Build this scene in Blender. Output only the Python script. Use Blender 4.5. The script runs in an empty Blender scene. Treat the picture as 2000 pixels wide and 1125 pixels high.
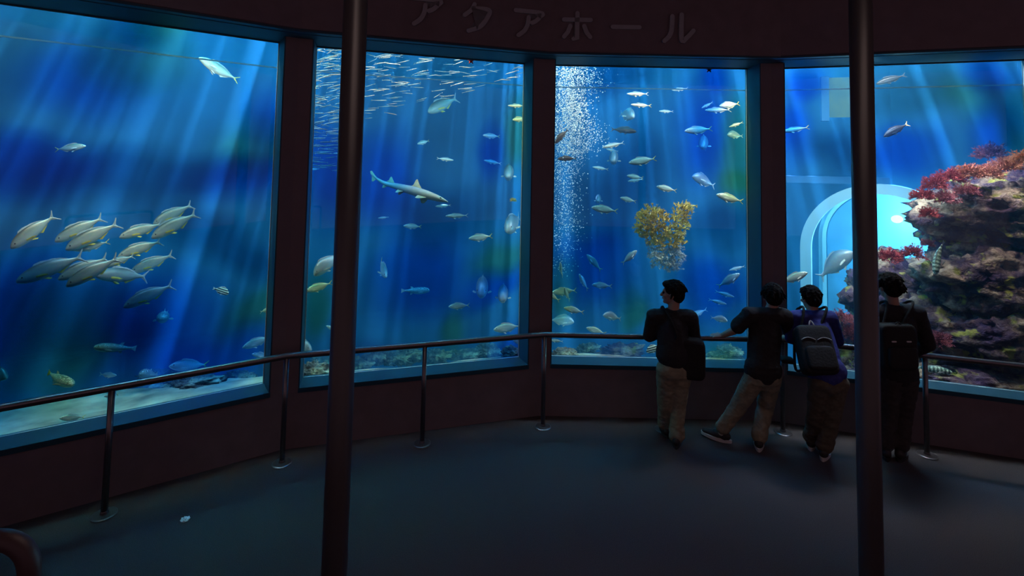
import bpy, bmesh, math, random
from math import sin, cos, pi, radians, sqrt, exp, atan2
from mathutils import Vector as V, Matrix, noise
random.seed(7)
SC = bpy.context.scene
COL = SC.collection

# ------------------------------------------------------------------ camera
F, PITCH, ROLL, SHIFT = 981.98, 0.0559, -0.0198, -293.48
EYE = V((0, 0, 2.8))
_cp, _sp, _cr, _sr = cos(PITCH), sin(PITCH), cos(ROLL), sin(ROLL)
FWD = V((0, _cp, _sp))
_up = V((0, -_sp, _cp))
RGT = V((1, 0, 0)) * _cr - _up * _sr
UPV = V((1, 0, 0)) * _sr + _up * _cr
cd = bpy.data.cameras.new('camera')
cam = bpy.data.objects.new('camera', cd)
COL.objects.link(cam)
cam.matrix_world = Matrix(((RGT.x, UPV.x, -FWD.x, EYE.x), (RGT.y, UPV.y, -FWD.y, EYE.y),
                           (RGT.z, UPV.z, -FWD.z, EYE.z), (0, 0, 0, 1)))
cd.sensor_fit = 'HORIZONTAL'
cd.sensor_width = 36
cd.lens = F / 2000 * 36
cd.shift_y = SHIFT / 2000
cd.clip_start = 0.05
cd.clip_end = 200
SC.camera = cam

# ------------------------------------------------------------------ view, sampling of volumes
SC.view_settings.view_transform = 'Standard'
SC.view_settings.look = 'None'
SC.view_settings.gamma = 1
SC.view_settings.use_curve_mapping = False
SC.view_settings.exposure = 0.0
SC.cycles.use_denoising = True
SC.cycles.max_bounces = 6
SC.cycles.diffuse_bounces = 2
SC.cycles.glossy_bounces = 2
SC.cycles.transmission_bounces = 2
SC.cycles.transparent_max_bounces = 24
SC.cycles.volume_bounces = 0
SC.cycles.sample_clamp_indirect = 2.0
SC.cycles.caustics_reflective = False
SC.cycles.caustics_refractive = False

# ------------------------------------------------------------------ world: faint warm ambient fill added to lift the hall's blacks
W = bpy.data.worlds.new('world')
SC.world = W
W.use_nodes = True
W.node_tree.nodes['Background'].inputs[0].default_value = (1.0, 0.58, 0.72, 1)
W.node_tree.nodes['Background'].inputs[1].default_value = 0.15

# ------------------------------------------------------------------ the hall's plan: a regular polygon
CX, CY, RAD, TH, DD = 1.6374, -2.9724, 8.8854, -0.1444, 0.2996
GT = 0.344                       # glass sits this far behind the wall face
HALF = 1.20                      # half width of each opening
SILL, GBOT, GTOP = 2.8 - 2.225, 2.8 - 2.26, 2.8 + 1.252
WT = 0.37                        # wall thickness
RAILZ, RAILOFF = 2.8 - 1.826, -0.239

def vert(i, off=0.0):
    ap = RAD * cos(DD / 2)
    R = (ap + off) / cos(DD / 2)
    a = TH + (i - 2) * DD
    return V((CX + R * sin(a), CY + R * cos(a), 0))

def bay(i):
    a, b = vert(i), vert(i + 1)
    m = (a + b) / 2
    d = (b - a).normalized()
    n = V((-d.y, d.x, 0))
    if n.dot(m - V((CX, CY, 0))) < 0: n = -n
    return m, d, n

def bp(i, s, off, z):
    m, d, n = bay(i)
    q = m + d * s + n * off
    return V((q.x, q.y, z))

def ray(u, v):
    return FWD + RGT * ((u - 1000) / F) + UPV * ((562.5 + SHIFT - v) / F)

def at(u, v, depth):
    return EYE + ray(u, v) * depth

def floor_at(u, v, z=0.0):
    r = ray(u, v)
    return EYE + r * ((z - EYE.z) / r.z)

def plane_t(u, v, off):
    r = ray(u, v)
    best = 1e9
    for i in range(-1, 5):
        m, d, n = bay(i)
        k = r.dot(n)
        if k > 1e-6:
            t = ((m + n * off) - EYE).dot(n) / k
            if t > 0: best = min(best, t)
    return best

def wall_at(u, v, off):
    return EYE + ray(u, v) * plane_t(u, v, off)

def beyond(u, v, m):
    """a point in the tank: m metres behind the glass, on the line of sight of that pixel"""
    r = ray(u, v)
    return EYE + r * (plane_t(u, v, GT) + m / r.length)

def px(p):
    q = V(p) - EYE
    z = q.dot(FWD)
    return (1000 + F * q.dot(RGT) / z, 562.5 + SHIFT - F * q.dot(UPV) / z)

# ------------------------------------------------------------------ lights
def area(name, loc, sx, sy, power, col, rot=(0, 0, 0), spread=180):
    l = bpy.data.lights.new(name, 'AREA')
    l.shape = 'RECTANGLE'
    l.size, l.size_y = sx, sy
    l.energy = power
    l.color = col
    l.spread = radians(spread)
    o = bpy.data.objects.new(name, l)
    o.location = loc
    o.rotation_euler = rot
    COL.objects.link(o)
    return o

WATERZ = 5.8
sl = bpy.data.lights.new('skylight_sun', 'SUN')
sl.energy = SUN_E = 270.0
sl.color = (1.0, 0.73, 1.0)
sl.angle = radians(1.0)
so = bpy.data.objects.new('skylight_sun', sl)
sd = V((-0.02, -0.41, -1)).normalized()          # the way its light travels: down and towards the hall
so.rotation_euler = sd.to_track_quat('-Z', 'Y').to_euler()
so.location = (1, 12, 14)
COL.objects.link(so)
LAMPS = [  # one strip of lamps above the water in front of each bay
    (0, 170, (0.30, 0.85, 0.95)), (1, 80, (0.12, 0.66, 1.0)), (2, 80, (0.12, 0.66, 1.0)), (3, 280, (1.0, 0.84, 0.90)),
]
FLOODS = [(0, 105, (1.0, 0.76, 0.50)), (1, 80, (1.0, 0.78, 0.54)), (2, 62, (1.0, 0.80, 0.58)), (3, 135, (1.0, 0.76, 0.62))]
for i, e, c in LAMPS:
    m, d, n = bay(i)
    p = m + n * 1.25
    area('tank_lamp', (p.x, p.y, WATERZ - 0.1), 2.0, 0.5, e, c, (0, 0, atan2(d.y, d.x)))
# slim floodlights just above each window, tilted into the tank
for i, e, c in FLOODS:
    m, d, n = bay(i)
    p = m + n * 0.40
    dr = (n * 0.80 - V((0, 0, 1))).normalized()
    q = dr.to_track_quat('-Z', 'Y')
    o = area('tank_floodlight', (p.x, p.y, 4.36), 2.2, 0.14, e, c)
    x = d; z = -dr; y = z.cross(x)
    o.matrix_world = Matrix(((x.x, y.x, z.x, p.x), (x.y, y.y, z.y, p.y), (x.z, y.z, z.z, 4.36), (0, 0, 0, 1)))
# the broad lamps further back over the tank
for i, e in ((0, 225), (2, 175), (3, 165)):
    m, d, n = bay(i)
    p = m + n * 4.6 + d * (0.9 if i == 0 else 0)
    area('tank_lamp', (p.x, p.y, WATERZ + 0.25), 3.2, 2.4, e, (0.02, 0.60, 0.96), (0, 0, atan2(d.y, d.x)))

# added unseen fill light under the hall ceiling, lifts the dark floor
area('hall_fill', (1.0, 2.0, 5.15), 4.0, 1.6, 10.0, (1.0, 0.70, 0.64), (0, 0, 0), 90)

# ------------------------------------------------------------------ materials
def mat(name, col, rough=0.6, metal=0.0, noise_scale=None, amt=0.25, bump=0.0, spec=0.5, bump_scale=None):
    m = bpy.data.materials.new(name)
    m.use_nodes = True
    nt = m.node_tree
    b = nt.nodes['Principled BSDF']
    b.inputs['Base Color'].default_value = (*col, 1)
    b.inputs['Roughness'].default_value = rough
    b.inputs['Metallic'].default_value = metal
    b.inputs['Specular IOR Level'].default_value = spec
    if noise_scale:
        tc = nt.nodes.new('ShaderNodeTexCoord')
        nz = nt.nodes.new('ShaderNodeTexNoise')
        nz.inputs['Scale'].default_value = noise_scale
        nz.inputs['Detail'].default_value = 4
        nt.links.new(tc.outputs['Object'], nz.inputs['Vector'])
        rp = nt.nodes.new('ShaderNodeValToRGB')
        rp.color_ramp.elements[0].position = 0.3
        rp.color_ramp.elements[1].position = 0.7
        rp.color_ramp.elements[0].color = (*[c * (1 - amt) for c in col], 1)
        rp.color_ramp.elements[1].color = (*[min(1, c * (1 + amt)) for c in col], 1)
        nt.links.new(nz.outputs['Fac'], rp.inputs['Fac'])
        nt.links.new(rp.outputs['Color'], b.inputs['Base Color'])
        if bump:
            bn = nt.nodes.new('ShaderNodeBump')
            bn.inputs['Strength'].default_value = bump
            bn.inputs['Distance'].default_value = 0.02
            if bump_scale:
                n2 = nt.nodes.new('ShaderNodeTexNoise')
                n2.inputs['Scale'].default_value = bump_scale
                nt.links.new(tc.outputs['Object'], n2.inputs['Vector'])
                nt.links.new(n2.outputs['Fac'], bn.inputs['Height'])
            else:
                nt.links.new(nz.outputs['Fac'], bn.inputs['Height'])
            nt.links.new(bn.outputs['Normal'], b.inputs['Normal'])
    return m

def emis(name, col, e):
    m = bpy.data.materials.new(name)
    m.use_nodes = True
    nt = m.node_tree
    nt.nodes.clear()
    o = nt.nodes.new('ShaderNodeOutputMaterial')
    k = nt.nodes.new('ShaderNodeEmission')
    k.inputs[0].default_value = (*col, 1)
    k.inputs[1].default_value = e
    nt.links.new(k.outputs[0], o.inputs[0])
    return m

# ------------------------------------------------------------------ helpers
def mesh_from(name, bm, m=None, parent=None, smooth=False):
    bmesh.ops.recalc_face_normals(bm, faces=bm.faces[:])
    me = bpy.data.meshes.new(name)
    bm.to_mesh(me)
    bm.free()
    if smooth:
        me.polygons.foreach_set('use_smooth', [True] * len(me.polygons))
    o = bpy.data.objects.new(name, me)
    COL.objects.link(o)
    if m:
        for k in (m if isinstance(m, (list, tuple)) else [m]): me.materials.append(k)
    if parent: o.parent = parent
    return o

def tag(o, label, cat, group=None, kind=None):
    if label: o['label'] = label
    if cat: o['category'] = cat
    if group: o['group'] = group
    if kind: o['kind'] = kind
    return o

def struct(o, label=None):
    o['kind'] = 'structure'
    if label: o['label'] = label
    return o

def empty(name, loc=(0, 0, 0), rz=0):
    o = bpy.data.objects.new(name, None)
    o.empty_display_size = 0.1
    o.location = loc
    o.rotation_euler = (0, 0, rz)
    COL.objects.link(o)
    return o

def recentre(o, p):
    """move a mesh object's origin to p without moving the mesh"""
    p = V(p)
    o.data.transform(Matrix.Translation(-p))
    o.location = p

def prism(bm, poly, z0, z1, mi=0):
    lo = [bm.verts.new((p.x, p.y, z0)) for p in poly]
    hi = [bm.verts.new((p.x, p.y, z1)) for p in poly]
    n = len(poly)
    fs = [bm.faces.new(lo[::-1]), bm.faces.new(hi)]
    for k in range(n):
        fs.append(bm.faces.new((lo[k], lo[(k + 1) % n], hi[(k + 1) % n], hi[k])))
    for f in fs: f.material_index = mi
    return fs

def hexa(bm, c, mi=0):
    vs = [bm.verts.new(p) for p in c]
    for f in ((3, 2, 1, 0), (4, 5, 6, 7), (0, 1, 5, 4), (1, 2, 6, 5), (2, 3, 7, 6), (3, 0, 4, 7)):
        bm.faces.new([vs[k] for k in f]).material_index = mi

def bay_box(bm, i, s0, s1, o0, o1, z0, z1, mi=0):
    hexa(bm, [bp(i, s0, o0, z0), bp(i, s1, o0, z0), bp(i, s1, o1, z0), bp(i, s0, o1, z0),
              bp(i, s0, o0, z1), bp(i, s1, o0, z1), bp(i, s1, o1, z1), bp(i, s0, o1, z1)], mi)

def box(bm, c, s, M=None, mi=0):
    r = bmesh.ops.create_cube(bm, size=1)
    for v in r['verts']:
        v.co = V((v.co.x * s[0], v.co.y * s[1], v.co.z * s[2])) + V(c)
        if M: v.co = M @ v.co
    for v in r['verts']:
        for f in v.link_faces: f.material_index = mi

def tube(bm, pts, radii, seg=12, caps=True, squash=None, mi=0):
    """tube through points; radii a number or one per point; squash = (kx, ky) scales the ring"""
    pts = [V(p) for p in pts]
    n = len(pts)
    if not isinstance(radii, (list, tuple)): radii = [radii] * n
    rings = []
    t0 = (pts[1] - pts[0]).normalized()
    a = V((0, 0, 1)) if abs(t0.z) < 0.9 else V((1, 0, 0))
    x = t0.cross(a).normalized()
    for k in range(n):
        t = (pts[min(k + 1, n - 1)] - pts[max(k - 1, 0)]).normalized()
        x = (x - t * x.dot(t)).normalized()
        y = t.cross(x)
        r = radii[k]
        rings.append([bm.verts.new(pts[k] + x * (cos(2 * pi * j / seg) * r) + y * (sin(2 * pi * j / seg) * r)) for j in range(seg)])
    for k in range(n - 1):
        for j in range(seg):
            f = bm.faces.new((rings[k][j], rings[k][(j + 1) % seg], rings[k + 1][(j + 1) % seg], rings[k + 1][j]))
            f.material_index = mi
    if caps:
        bm.faces.new(rings[0][::-1]).material_index = mi
        bm.faces.new(rings[-1]).material_index = mi
    return rings

def lathe(bm, prof, c=(0, 0, 0), seg=24, mi=0):
    c = V(c)
    rings = [[bm.verts.new(c + V((r * cos(2 * pi * j / seg), r * sin(2 * pi * j / seg), z))) for j in range(seg)] for r, z in prof]
    for k in range(len(rings) - 1):
        for j in range(seg):
            bm.faces.new((rings[k][j], rings[k][(j + 1) % seg], rings[k + 1][(j + 1) % seg], rings[k + 1][j])).material_index = mi
    bm.faces.new(rings[0][::-1]).material_index = mi
    bm.faces.new(rings[-1]).material_index = mi

M_wall = mat('dark brown wall', (0.22, 0.17, 0.18), 0.85, noise_scale=6, amt=0.08)
M_pillar = mat('dark pillar paint', (0.22, 0.17, 0.18), 0.8, noise_scale=5, amt=0.05)
M_frame = mat('pale painted window reveal', (0.014, 0.070, 0.105), 0.5, noise_scale=4, amt=0.06)
M_groove = mat('dark groove', (0.06, 0.05, 0.06), 0.8)
M_floor = mat('grey carpet', (0.095, 0.080, 0.080), 0.95, noise_scale=220, amt=0.35, bump=0.4, bump_scale=500, spec=0.1)
M_ceil = mat('dark ceiling', (0.12, 0.10, 0.10), 0.9)
M_steel = mat('brushed steel rail', (0.20, 0.175, 0.18), 0.30, 0.85, noise_scale=40, amt=0.08)
M_pole = mat('dark pole paint', (0.05, 0.042, 0.047), 0.35, noise_scale=5, amt=0.05)
M_redrail = mat('dark red painted tube', (0.04, 0.018, 0.02), 0.5, noise_scale=8, amt=0.08)
M_sand = mat('pale sand', (0.40, 0.41, 0.31), 0.95, noise_scale=3.2, amt=0.45, bump=0.5, spec=0.1)
M_back = mat('blue tank lining', (0.05, 0.16, 0.34), 0.9, noise_scale=0.5, amt=0.35, spec=0.1)

# ------------------------------------------------------------------ hall: floor, ceiling, walls, pillars, windows
I0, I1 = -1, 5                                    # bays built
bm = bmesh.new()
prism(bm, [vert(i, WT) for i in range(I0, I1 + 1)] + [V((7.8, -2.0, 0)), V((-5.2, -2.0, 0))], -0.2, 0)
struct(mesh_from('floor', bm, M_floor))
bm = bmesh.new()
prism(bm, [vert(i, WT) for i in range(I0, I1 + 1)] + [V((7.8, -2.0, 0)), V((-5.2, -2.0, 0))], 5.2, 5.4)
struct(mesh_from('ceiling', bm, M_ceil))
bm = bmesh.new()
prism(bm, [V((-5.0, -2, 0)), V((7.6, -2, 0)), V((7.6, 1.2, 0)), V((-5.0, 1.2, 0))], 0, 1.15)
struct(mesh_from('trim_1', bm, M_floor), 'raised carpeted viewing step behind the red handrail')

SIDES = {-1: 'wall_outer_left', 0: 'wall_left', 1: 'wall_centre_left', 2: 'wall_centre', 3: 'wall_right', 4: 'wall_outer_right'}
OH = -0.29                                        # header overhang into the hall
for i in range(I0, I1):
    bm = bmesh.new()
    prism(bm, [vert(i, 0), vert(i + 1, 0), vert(i + 1, WT), vert(i, WT)], 0, SILL - 0.04)
    prism(bm, [vert(i, OH), vert(i + 1, OH), vert(i + 1, WT), vert(i, WT)], GTOP + 0.02, 6.0)
    struct(mesh_from(SIDES[i], bm, M_wall))
    # window: sill, jambs, soffit with a groove, glass stop
    bm = bmesh.new()
    hexa(bm, [bp(i, -HALF, -0.012, SILL - 0.045), bp(i, HALF, -0.012, SILL - 0.045), bp(i, HALF, WT, SILL - 0.045), bp(i, -HALF, WT, SILL - 0.045),
              bp(i, -HALF, -0.012, SILL), bp(i, HALF, -0.012, SILL), bp(i, HALF, WT, GBOT), bp(i, -HALF, WT, GBOT)])
    for s in (-1, 1):
        bay_box(bm, i, s * HALF, s * (HALF - 0.012), 0.0, WT, SILL - 0.02, GTOP)
    Lf = (vert(i + 1, OH) - vert(i, OH)).length / 2
    # soffit panel in three strips leaving a groove
    for a, b, z in ((OH, OH + 0.085, GTOP), (OH + 0.085, OH + 0.115, GTOP + 0.016), (OH + 0.115, WT, GTOP)):
        la = (vert(i + 1, a) - vert(i, a)).length / 2
        lb = (vert(i + 1, b) - vert(i, b)).length / 2
        mi = 1 if z > GTOP else 0
        hexa(bm, [bp(i, -la, a, z), bp(i, la, a, z), bp(i, lb, b, z), bp(i, -lb, b, z),
                  bp(i, -la, a, GTOP + 0.03), bp(i, la, a, GTOP + 0.03), bp(i, lb, b, GTOP + 0.03), bp(i, -lb, b, GTOP + 0.03)], mi)
    bay_box(bm, i, -HALF, HALF, GT - 0.04, GT - 0.015, GTOP - 0.012, GTOP)
    wn = struct(mesh_from('window_%d' % (i + 2), bm, [M_frame, M_groove]))

PN = 0
for i in range(I0, I1 + 1):
    pts = []
    if i > I0: pts += [bp(i - 1, HALF, 0, 0), vert(i, 0)]
    else: pts += [vert(i, 0)]
    if i < I1: pts += [bp(i, -HALF, 0, 0), bp(i, -HALF, WT, 0)]
    pts += [vert(i, WT)]
    if i > I0: pts += [bp(i - 1, HALF, WT, 0)]
    bm = bmesh.new()
    prism(bm, pts, SILL - 0.04, GTOP)
    PN += 1
    struct(mesh_from('trim_%d' % (PN + 1), bm, M_pillar), 'dark pillar between two tank windows')

# ------------------------------------------------------------------ panes: clear acrylic with stress colour fringes and painted water shade
def pane_mat(name, blots):
    """blots: (u, v, ru, rv, tilt degrees, colour) - coloured patches of stress birefringence, placed on the pane itself"""
    m = bpy.data.materials.new(name)
    m.use_nodes = True
    nt = m.node_tree
    nt.nodes.clear()
    out = nt.nodes.new('ShaderNodeOutputMaterial')
    tr = nt.nodes.new('ShaderNodeBsdfTransparent')
    gl = nt.nodes.new('ShaderNodeBsdfGlossy')
    gl.inputs['Roughness'].default_value = 0.02
    mx = nt.nodes.new('ShaderNodeMixShader')
    mx.inputs[0].default_value = 0.03
    nt.links.new(tr.outputs[0], mx.inputs[1])
    nt.links.new(gl.outputs[0], mx.inputs[2])
    nt.links.new(mx.outputs[0], out.inputs[0])
    tc = nt.nodes.new('ShaderNodeTexCoord')
    nz = nt.nodes.new('ShaderNodeTexNoise')
    nz.inputs['Scale'].default_value = 1.3
    nz.inputs['Detail'].default_value = 1
    nt.links.new(tc.outputs['Object'], nz.inputs['Vector'])
    wob = nt.nodes.new('ShaderNodeMix')
    wob.data_type = 'RGBA'
    wob.blend_type = 'LINEAR_LIGHT'
    wob.inputs[0].default_value = 0.22
    nt.links.new(tc.outputs['Object'], wob.inputs[6])
    nt.links.new(nz.outputs['Color'], wob.inputs[7])
    last = None
    for (cx, cz, rx, rz, tilt, col) in blots:
        mp = nt.nodes.new('ShaderNodeMapping')
        mp.vector_type = 'TEXTURE'
        mp.inputs['Location'].default_value = (cx, 0, cz)
        mp.inputs['Rotation'].default_value = (0, radians(tilt), 0)
        mp.inputs['Scale'].default_value = (rx, 10, rz)
        nt.links.new(wob.outputs[2], mp.inputs['Vector'])
        ln = nt.nodes.new('ShaderNodeVectorMath')
        ln.operation = 'LENGTH'
        nt.links.new(mp.outputs[0], ln.inputs[0])
        mr = nt.nodes.new('ShaderNodeMapRange')
        mr.interpolation_type = 'SMOOTHERSTEP'
        mr.inputs[1].default_value = 0.1
        mr.inputs[2].default_value = 1.25
        mr.inputs[3].default_value = 1
        mr.inputs[4].default_value = 0
        nt.links.new(ln.outputs['Value'], mr.inputs[0])
        mi = nt.nodes.new('ShaderNodeMix')
        mi.data_type = 'RGBA'
        mi.blend_type = 'MULTIPLY'
        nt.links.new(mr.outputs[0], mi.inputs[0])
        if last: nt.links.new(last, mi.inputs[6])
        else: mi.inputs[6].default_value = (0.97, 0.98, 1, 1)
        mi.inputs[7].default_value = (*col, 1)
        last = mi.outputs[2]
    if last: nt.links.new(last, tr.inputs[0])
    else: tr.inputs[0].default_value = (0.97, 0.98, 1, 1)
    return m

BLUE, OLIVE, VIOLET, WATER_SHADE, CYAN = (0.05, 0.40, 1.0), (1.0, 0.92, 0.46), (0.95, 0.70, 0.82), (0.25, 0.48, 0.62), (0.55, 1, 1)  # the dark tint paints dimmer water into the pane
FRINGES_AND_SHADE = {
 0: [(190, 150, 75, 85, 0, BLUE), (265, 120, 55, 90, -20, OLIVE), (500, 285, 55, 75, -30, OLIVE), (540, 245, 45, 80, 0, BLUE), (40, 330, 90, 60, 0, BLUE),
     (490, 350, 80, 60, 0, BLUE), (460, 480, 120, 45, 30, WATER_SHADE), (290, 340, 170, 60, 0, WATER_SHADE), (15, 610, 60, 110, 10, BLUE),
     (150, 610, 90, 70, 20, WATER_SHADE), (80, 690, 55, 110, 15, (1.0, 0.9, 0.35)), (0, 740, 45, 110, 0, BLUE), (300, 640, 80, 120, 20, BLUE),
     (240, 650, 30, 100, 10, WATER_SHADE), (500, 600, 60, 50, -30, OLIVE), (20, 100, 120, 80, 0, (1, 1, 0.9)), (420, 700, 60, 60, 0, BLUE),
     (310, 50, 40, 40, -30, OLIVE), (265, 70, 30, 45, -30, BLUE)],
 1: [(750, 350, 90, 130, 0, BLUE), (860, 430, 130, 90, 0, WATER_SHADE), (960, 300, 40, 90, 0, BLUE), (1010, 260, 30, 110, 0, OLIVE),
     (980, 500, 70, 40, -30, OLIVE), (960, 560, 80, 40, -30, BLUE), (890, 640, 30, 60, 0, OLIVE), (830, 540, 110, 110, 0, BLUE),
     (640, 340, 50, 120, 0, BLUE), (620, 590, 30, 70, 0, OLIVE), (985, 690, 40, 50, 0, BLUE), (1010, 690, 25, 60, 0, VIOLET), (720, 690, 60, 40, 0, VIOLET)],
 2: [(1370, 260, 60, 130, 0, BLUE), (1440, 290, 35, 130, 0, OLIVE), (1400, 150, 40, 40, 0, BLUE), (1200, 150, 80, 50, 0, WATER_SHADE),
     (1180, 420, 70, 140, 0, WATER_SHADE), (1250, 330, 70, 120, 0, WATER_SHADE), (1410, 440, 70, 50, 0, WATER_SHADE), (1230, 600, 30, 70, 0, OLIVE),
     (1100, 560, 30, 80, 0, OLIVE), (1210, 690, 60, 35, 0, VIOLET), (1160, 520, 100, 90, 0, BLUE), (1440, 370, 40, 40, 0, OLIVE), (1390, 560, 70, 80, 0, BLUE), (1400, 690, 30, 35, 0, OLIVE)],
 3: [(1570, 150, 40, 40, 0, BLUE), (1790, 185, 70, 45, -20, (0.6, 0.65, 0.6)), (1905, 190, 60, 45, 0, OLIVE), (1930, 150, 40, 40, 0, BLUE), (1950, 240, 50, 70, 0, BLUE),
     (1990, 250, 25, 70, 0, OLIVE), (1640, 300, 60, 60, 0, WATER_SHADE), (1560, 250, 30, 90, 0, BLUE), (1760, 300, 60, 60, 0, BLUE)],
 -1: [], 4: []}
for i in range(I0, I1):
    m, d, n = bay(i)
    rot = Matrix(((d.x, n.x, 0), (d.y, n.y, 0), (0, 0, 1)))
    org = m + n * GT
    bl = []
    for (u, v, ru, rv, tl, col) in FRINGES_AND_SHADE[i]:
        p = wall_at(u, v, GT) - org
        sc = (wall_at(u, v, GT) - EYE).length / F
        fx = max(0.25, abs(d.x)) if i == 0 else 1
        bl.append((p.dot(d), p.z, ru * sc / (0.62 if i == 0 else 0.9), rv * sc, tl, col))
    bm = bmesh.new()
    box(bm, (0, 0, (GBOT + GTOP) / 2), (2 * HALF - 0.028, 0.024, GTOP - GBOT - 0.006))
    # a single face is enough for the light to be tinted once: keep the front face, drop the rest of the tint by a clear edge
    o = mesh_from('pane', bm, [pane_mat('acrylic pane %d' % (i + 2), bl), None])
    o.matrix_world = Matrix.Translation(org) @ rot.to_4x4()
    clear = pane_mat('clear acrylic %d' % (i + 2), [])
    o.data.materials[1] = clear
    for f in o.data.polygons: f.material_index = 0 if f.normal.y < -0.5 else 1
    w = bpy.data.objects['window_%d' % (i + 2)]
    o.parent = w

# ------------------------------------------------------------------ the tank: bed, lining, sun lid, water
BACK = 7.2
inn = [vert(i, WT + 0.004) for i in range(I0, I1 + 1)]
outp = [vert(i, BACK) for i in range(I0, I1 + 1)]
bm = bmesh.new()                                   # lining: back and ends
for a, b in zip(outp[:-1], outp[1:]):
    dn = ((a + b) / 2 - V((CX, CY, 0))).normalized() * 0.3
    prism(bm, [a, b, b + dn, a + dn], -2.2, 8.0)
for a, b in ((inn[0], outp[0]), (inn[-1], outp[-1])):
    sd_ = V((-1, 0, 0)) * 0.3 if a.x < 0 else V((1, 0, 0)) * 0.3
    prism(bm, [a, b, b + sd_, a + sd_], -2.2, 8.0)
struct(mesh_from('wall_tank_back', bm, M_back))

def bed_z(off, s):
    """height of the tank bed: a shelf by the glass that falls away into the deep"""
    e = min(1, max(0, (1.2 - s) / 0.9))           # the shelf is wider in front of the left window
    k = min(1, max(0, (off - 1.0 - 0.9 * e) / 2.4))
    k = k * k * (3 - 2 * k)
    return GBOT - 0.10 - (0.22 - 0.08 * e) * (off - WT) - 2.2 * k

def bed_noise(x, y):
    return 0.07 * noise.noise(V((x * 1.1, y * 1.1, 2.0))) + 0.03 * noise.noise(V((x * 4, y * 4, 5.0)))

def bed_hit(u, v):
    """where the line of sight of a pixel meets the tank bed"""
    m = 0.05
    while m < 5:
        p = beyond(u, v, m)
        best = max(((p - bay(i)[0]).dot(bay(i)[2]), i) for i in range(I0, I1))
        mm, d, n = bay(best[1])
        s = best[1] + 0.5 + (p - mm).dot(d) / (2 * HALF + 0.25)
        if p.z <= bed_z(best[0], s) + bed_noise(p.x, p.y): break
        m += 0.01
    return p, m
bm = bmesh.new()
NI, NO = 66, 40
grid = []
for a in range(NI + 1):
    fi = I0 + (I1 - I0) * a / NI
    row = []
    for b in range(NO + 1):
        off = WT + 0.004 + (BACK - WT) * (b / NO) ** 1.4
        i = min(int(math.floor(fi)), I1 - 1)
        t = fi - i
        p = vert(i, off).lerp(vert(i + 1, off), t)
        z = bed_z(off, fi) + bed_noise(p.x, p.y)
        row.append(bm.verts.new((p.x, p.y, z)))
    grid.append(row)
for a in range(NI):
    for b in range(NO):
        bm.faces.new((grid[a][b], grid[a + 1][b], grid[a + 1][b + 1], grid[a][b + 1]))
struct(mesh_from('floor_tank', bm, M_sand, smooth=True))

bm = bmesh.new()                                   # unseen lid added to block the sun near the glass
for i in range(I0, I1):
    prism(bm, [vert(i, WT), vert(i + 1, WT), vert(i + 1, 3.8), vert(i, 3.8)], WATERZ + 0.15, WATERZ + 0.3)
struct(mesh_from('ceiling_sun_block', bm, M_ceil))

# sun gobo sheet: unseen sheet added over the tank, its noise holes cut the sun into shafts
ws = bpy.data.materials.new('sun gobo sheet')
ws.use_nodes = True
nt = ws.node_tree
nt.nodes.clear()
out = nt.nodes.new('ShaderNodeOutputMaterial')
tr = nt.nodes.new('ShaderNodeBsdfTransparent')
tc = nt.nodes.new('ShaderNodeTexCoord')
mp = nt.nodes.new('ShaderNodeMapping')
mp.inputs['Scale'].default_value = (1.0, 0.55, 1.0)
nt.links.new(tc.outputs['Object'], mp.inputs[0])
nz = nt.nodes.new('ShaderNodeTexNoise')
nz.inputs['Scale'].default_value = 4.6
nz.inputs['Detail'].default_value = 1.5
nz.inputs['Distortion'].default_value = 0.3
nt.links.new(mp.outputs[0], nz.inputs['Vector'])
rp = nt.nodes.new('ShaderNodeValToRGB')
rp.color_ramp.elements[0].position = 0.635
rp.color_ramp.elements[0].color = (0.0, 0.0, 0.0, 1)
rp.color_ramp.elements[1].position = 0.70
rp.color_ramp.elements[1].color = (1, 1, 1, 1)
nt.links.new(nz.outputs['Fac'], rp.inputs[0])
nt.links.new(rp.outputs[0], tr.inputs[0])
nt.links.new(tr.outputs[0], out.inputs[0])
bm = bmesh.new()
for i in range(I0, I1):
    bm.faces.new([bm.verts.new((*p.xy, WATERZ + 0.6)) for p in (vert(i, 3.7), vert(i + 1, 3.7), vert(i + 1, BACK + 0.2), vert(i, BACK + 0.2))])
bmesh.ops.remove_doubles(bm, verts=bm.verts, dist=1e-4)
struct(mesh_from('trim_sun_gobo', bm, ws))

# the water itself
wm = bpy.data.materials.new('sea water')
wm.use_nodes = True
nt = wm.node_tree
nt.nodes.clear()
out = nt.nodes.new('ShaderNodeOutputMaterial')
sca = nt.nodes.new('ShaderNodeVolumeScatter')
sca.inputs['Color'].default_value = (0.05, 0.49, 1.0, 1)
sca.inputs['Density'].default_value = 0.058
sca.inputs['Anisotropy'].default_value = 0.25
ab = nt.nodes.new('ShaderNodeVolumeAbsorption')
ab.inputs['Color'].default_value = (0.18, 0.75, 0.885, 1)
ab.inputs['Density'].default_value = 0.20
ad = nt.nodes.new('ShaderNodeAddShader')
nt.links.new(sca.outputs[0], ad.inputs[0])
nt.links.new(ab.outputs[0], ad.inputs[1])
nt.links.new(ad.outputs[0], out.inputs['Volume'])
wm.cycles.homogeneous_volume = True
bm = bmesh.new()
poly = [vert(i, WT + 0.006) for i in range(I0, I1 + 1)] + [vert(i, BACK - 0.02) for i in range(I1, I0 - 1, -1)]
n_ = len(poly)
lo = [bm.verts.new((p.x, p.y, -1.9)) for p in poly]
hi = [bm.verts.new((p.x, p.y, WATERZ)) for p in poly]
k_ = I1 - I0 + 1
for j in range(n_):
    bm.faces.new((lo[j], lo[(j + 1) % n_], hi[(j + 1) % n_], hi[j]))
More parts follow.
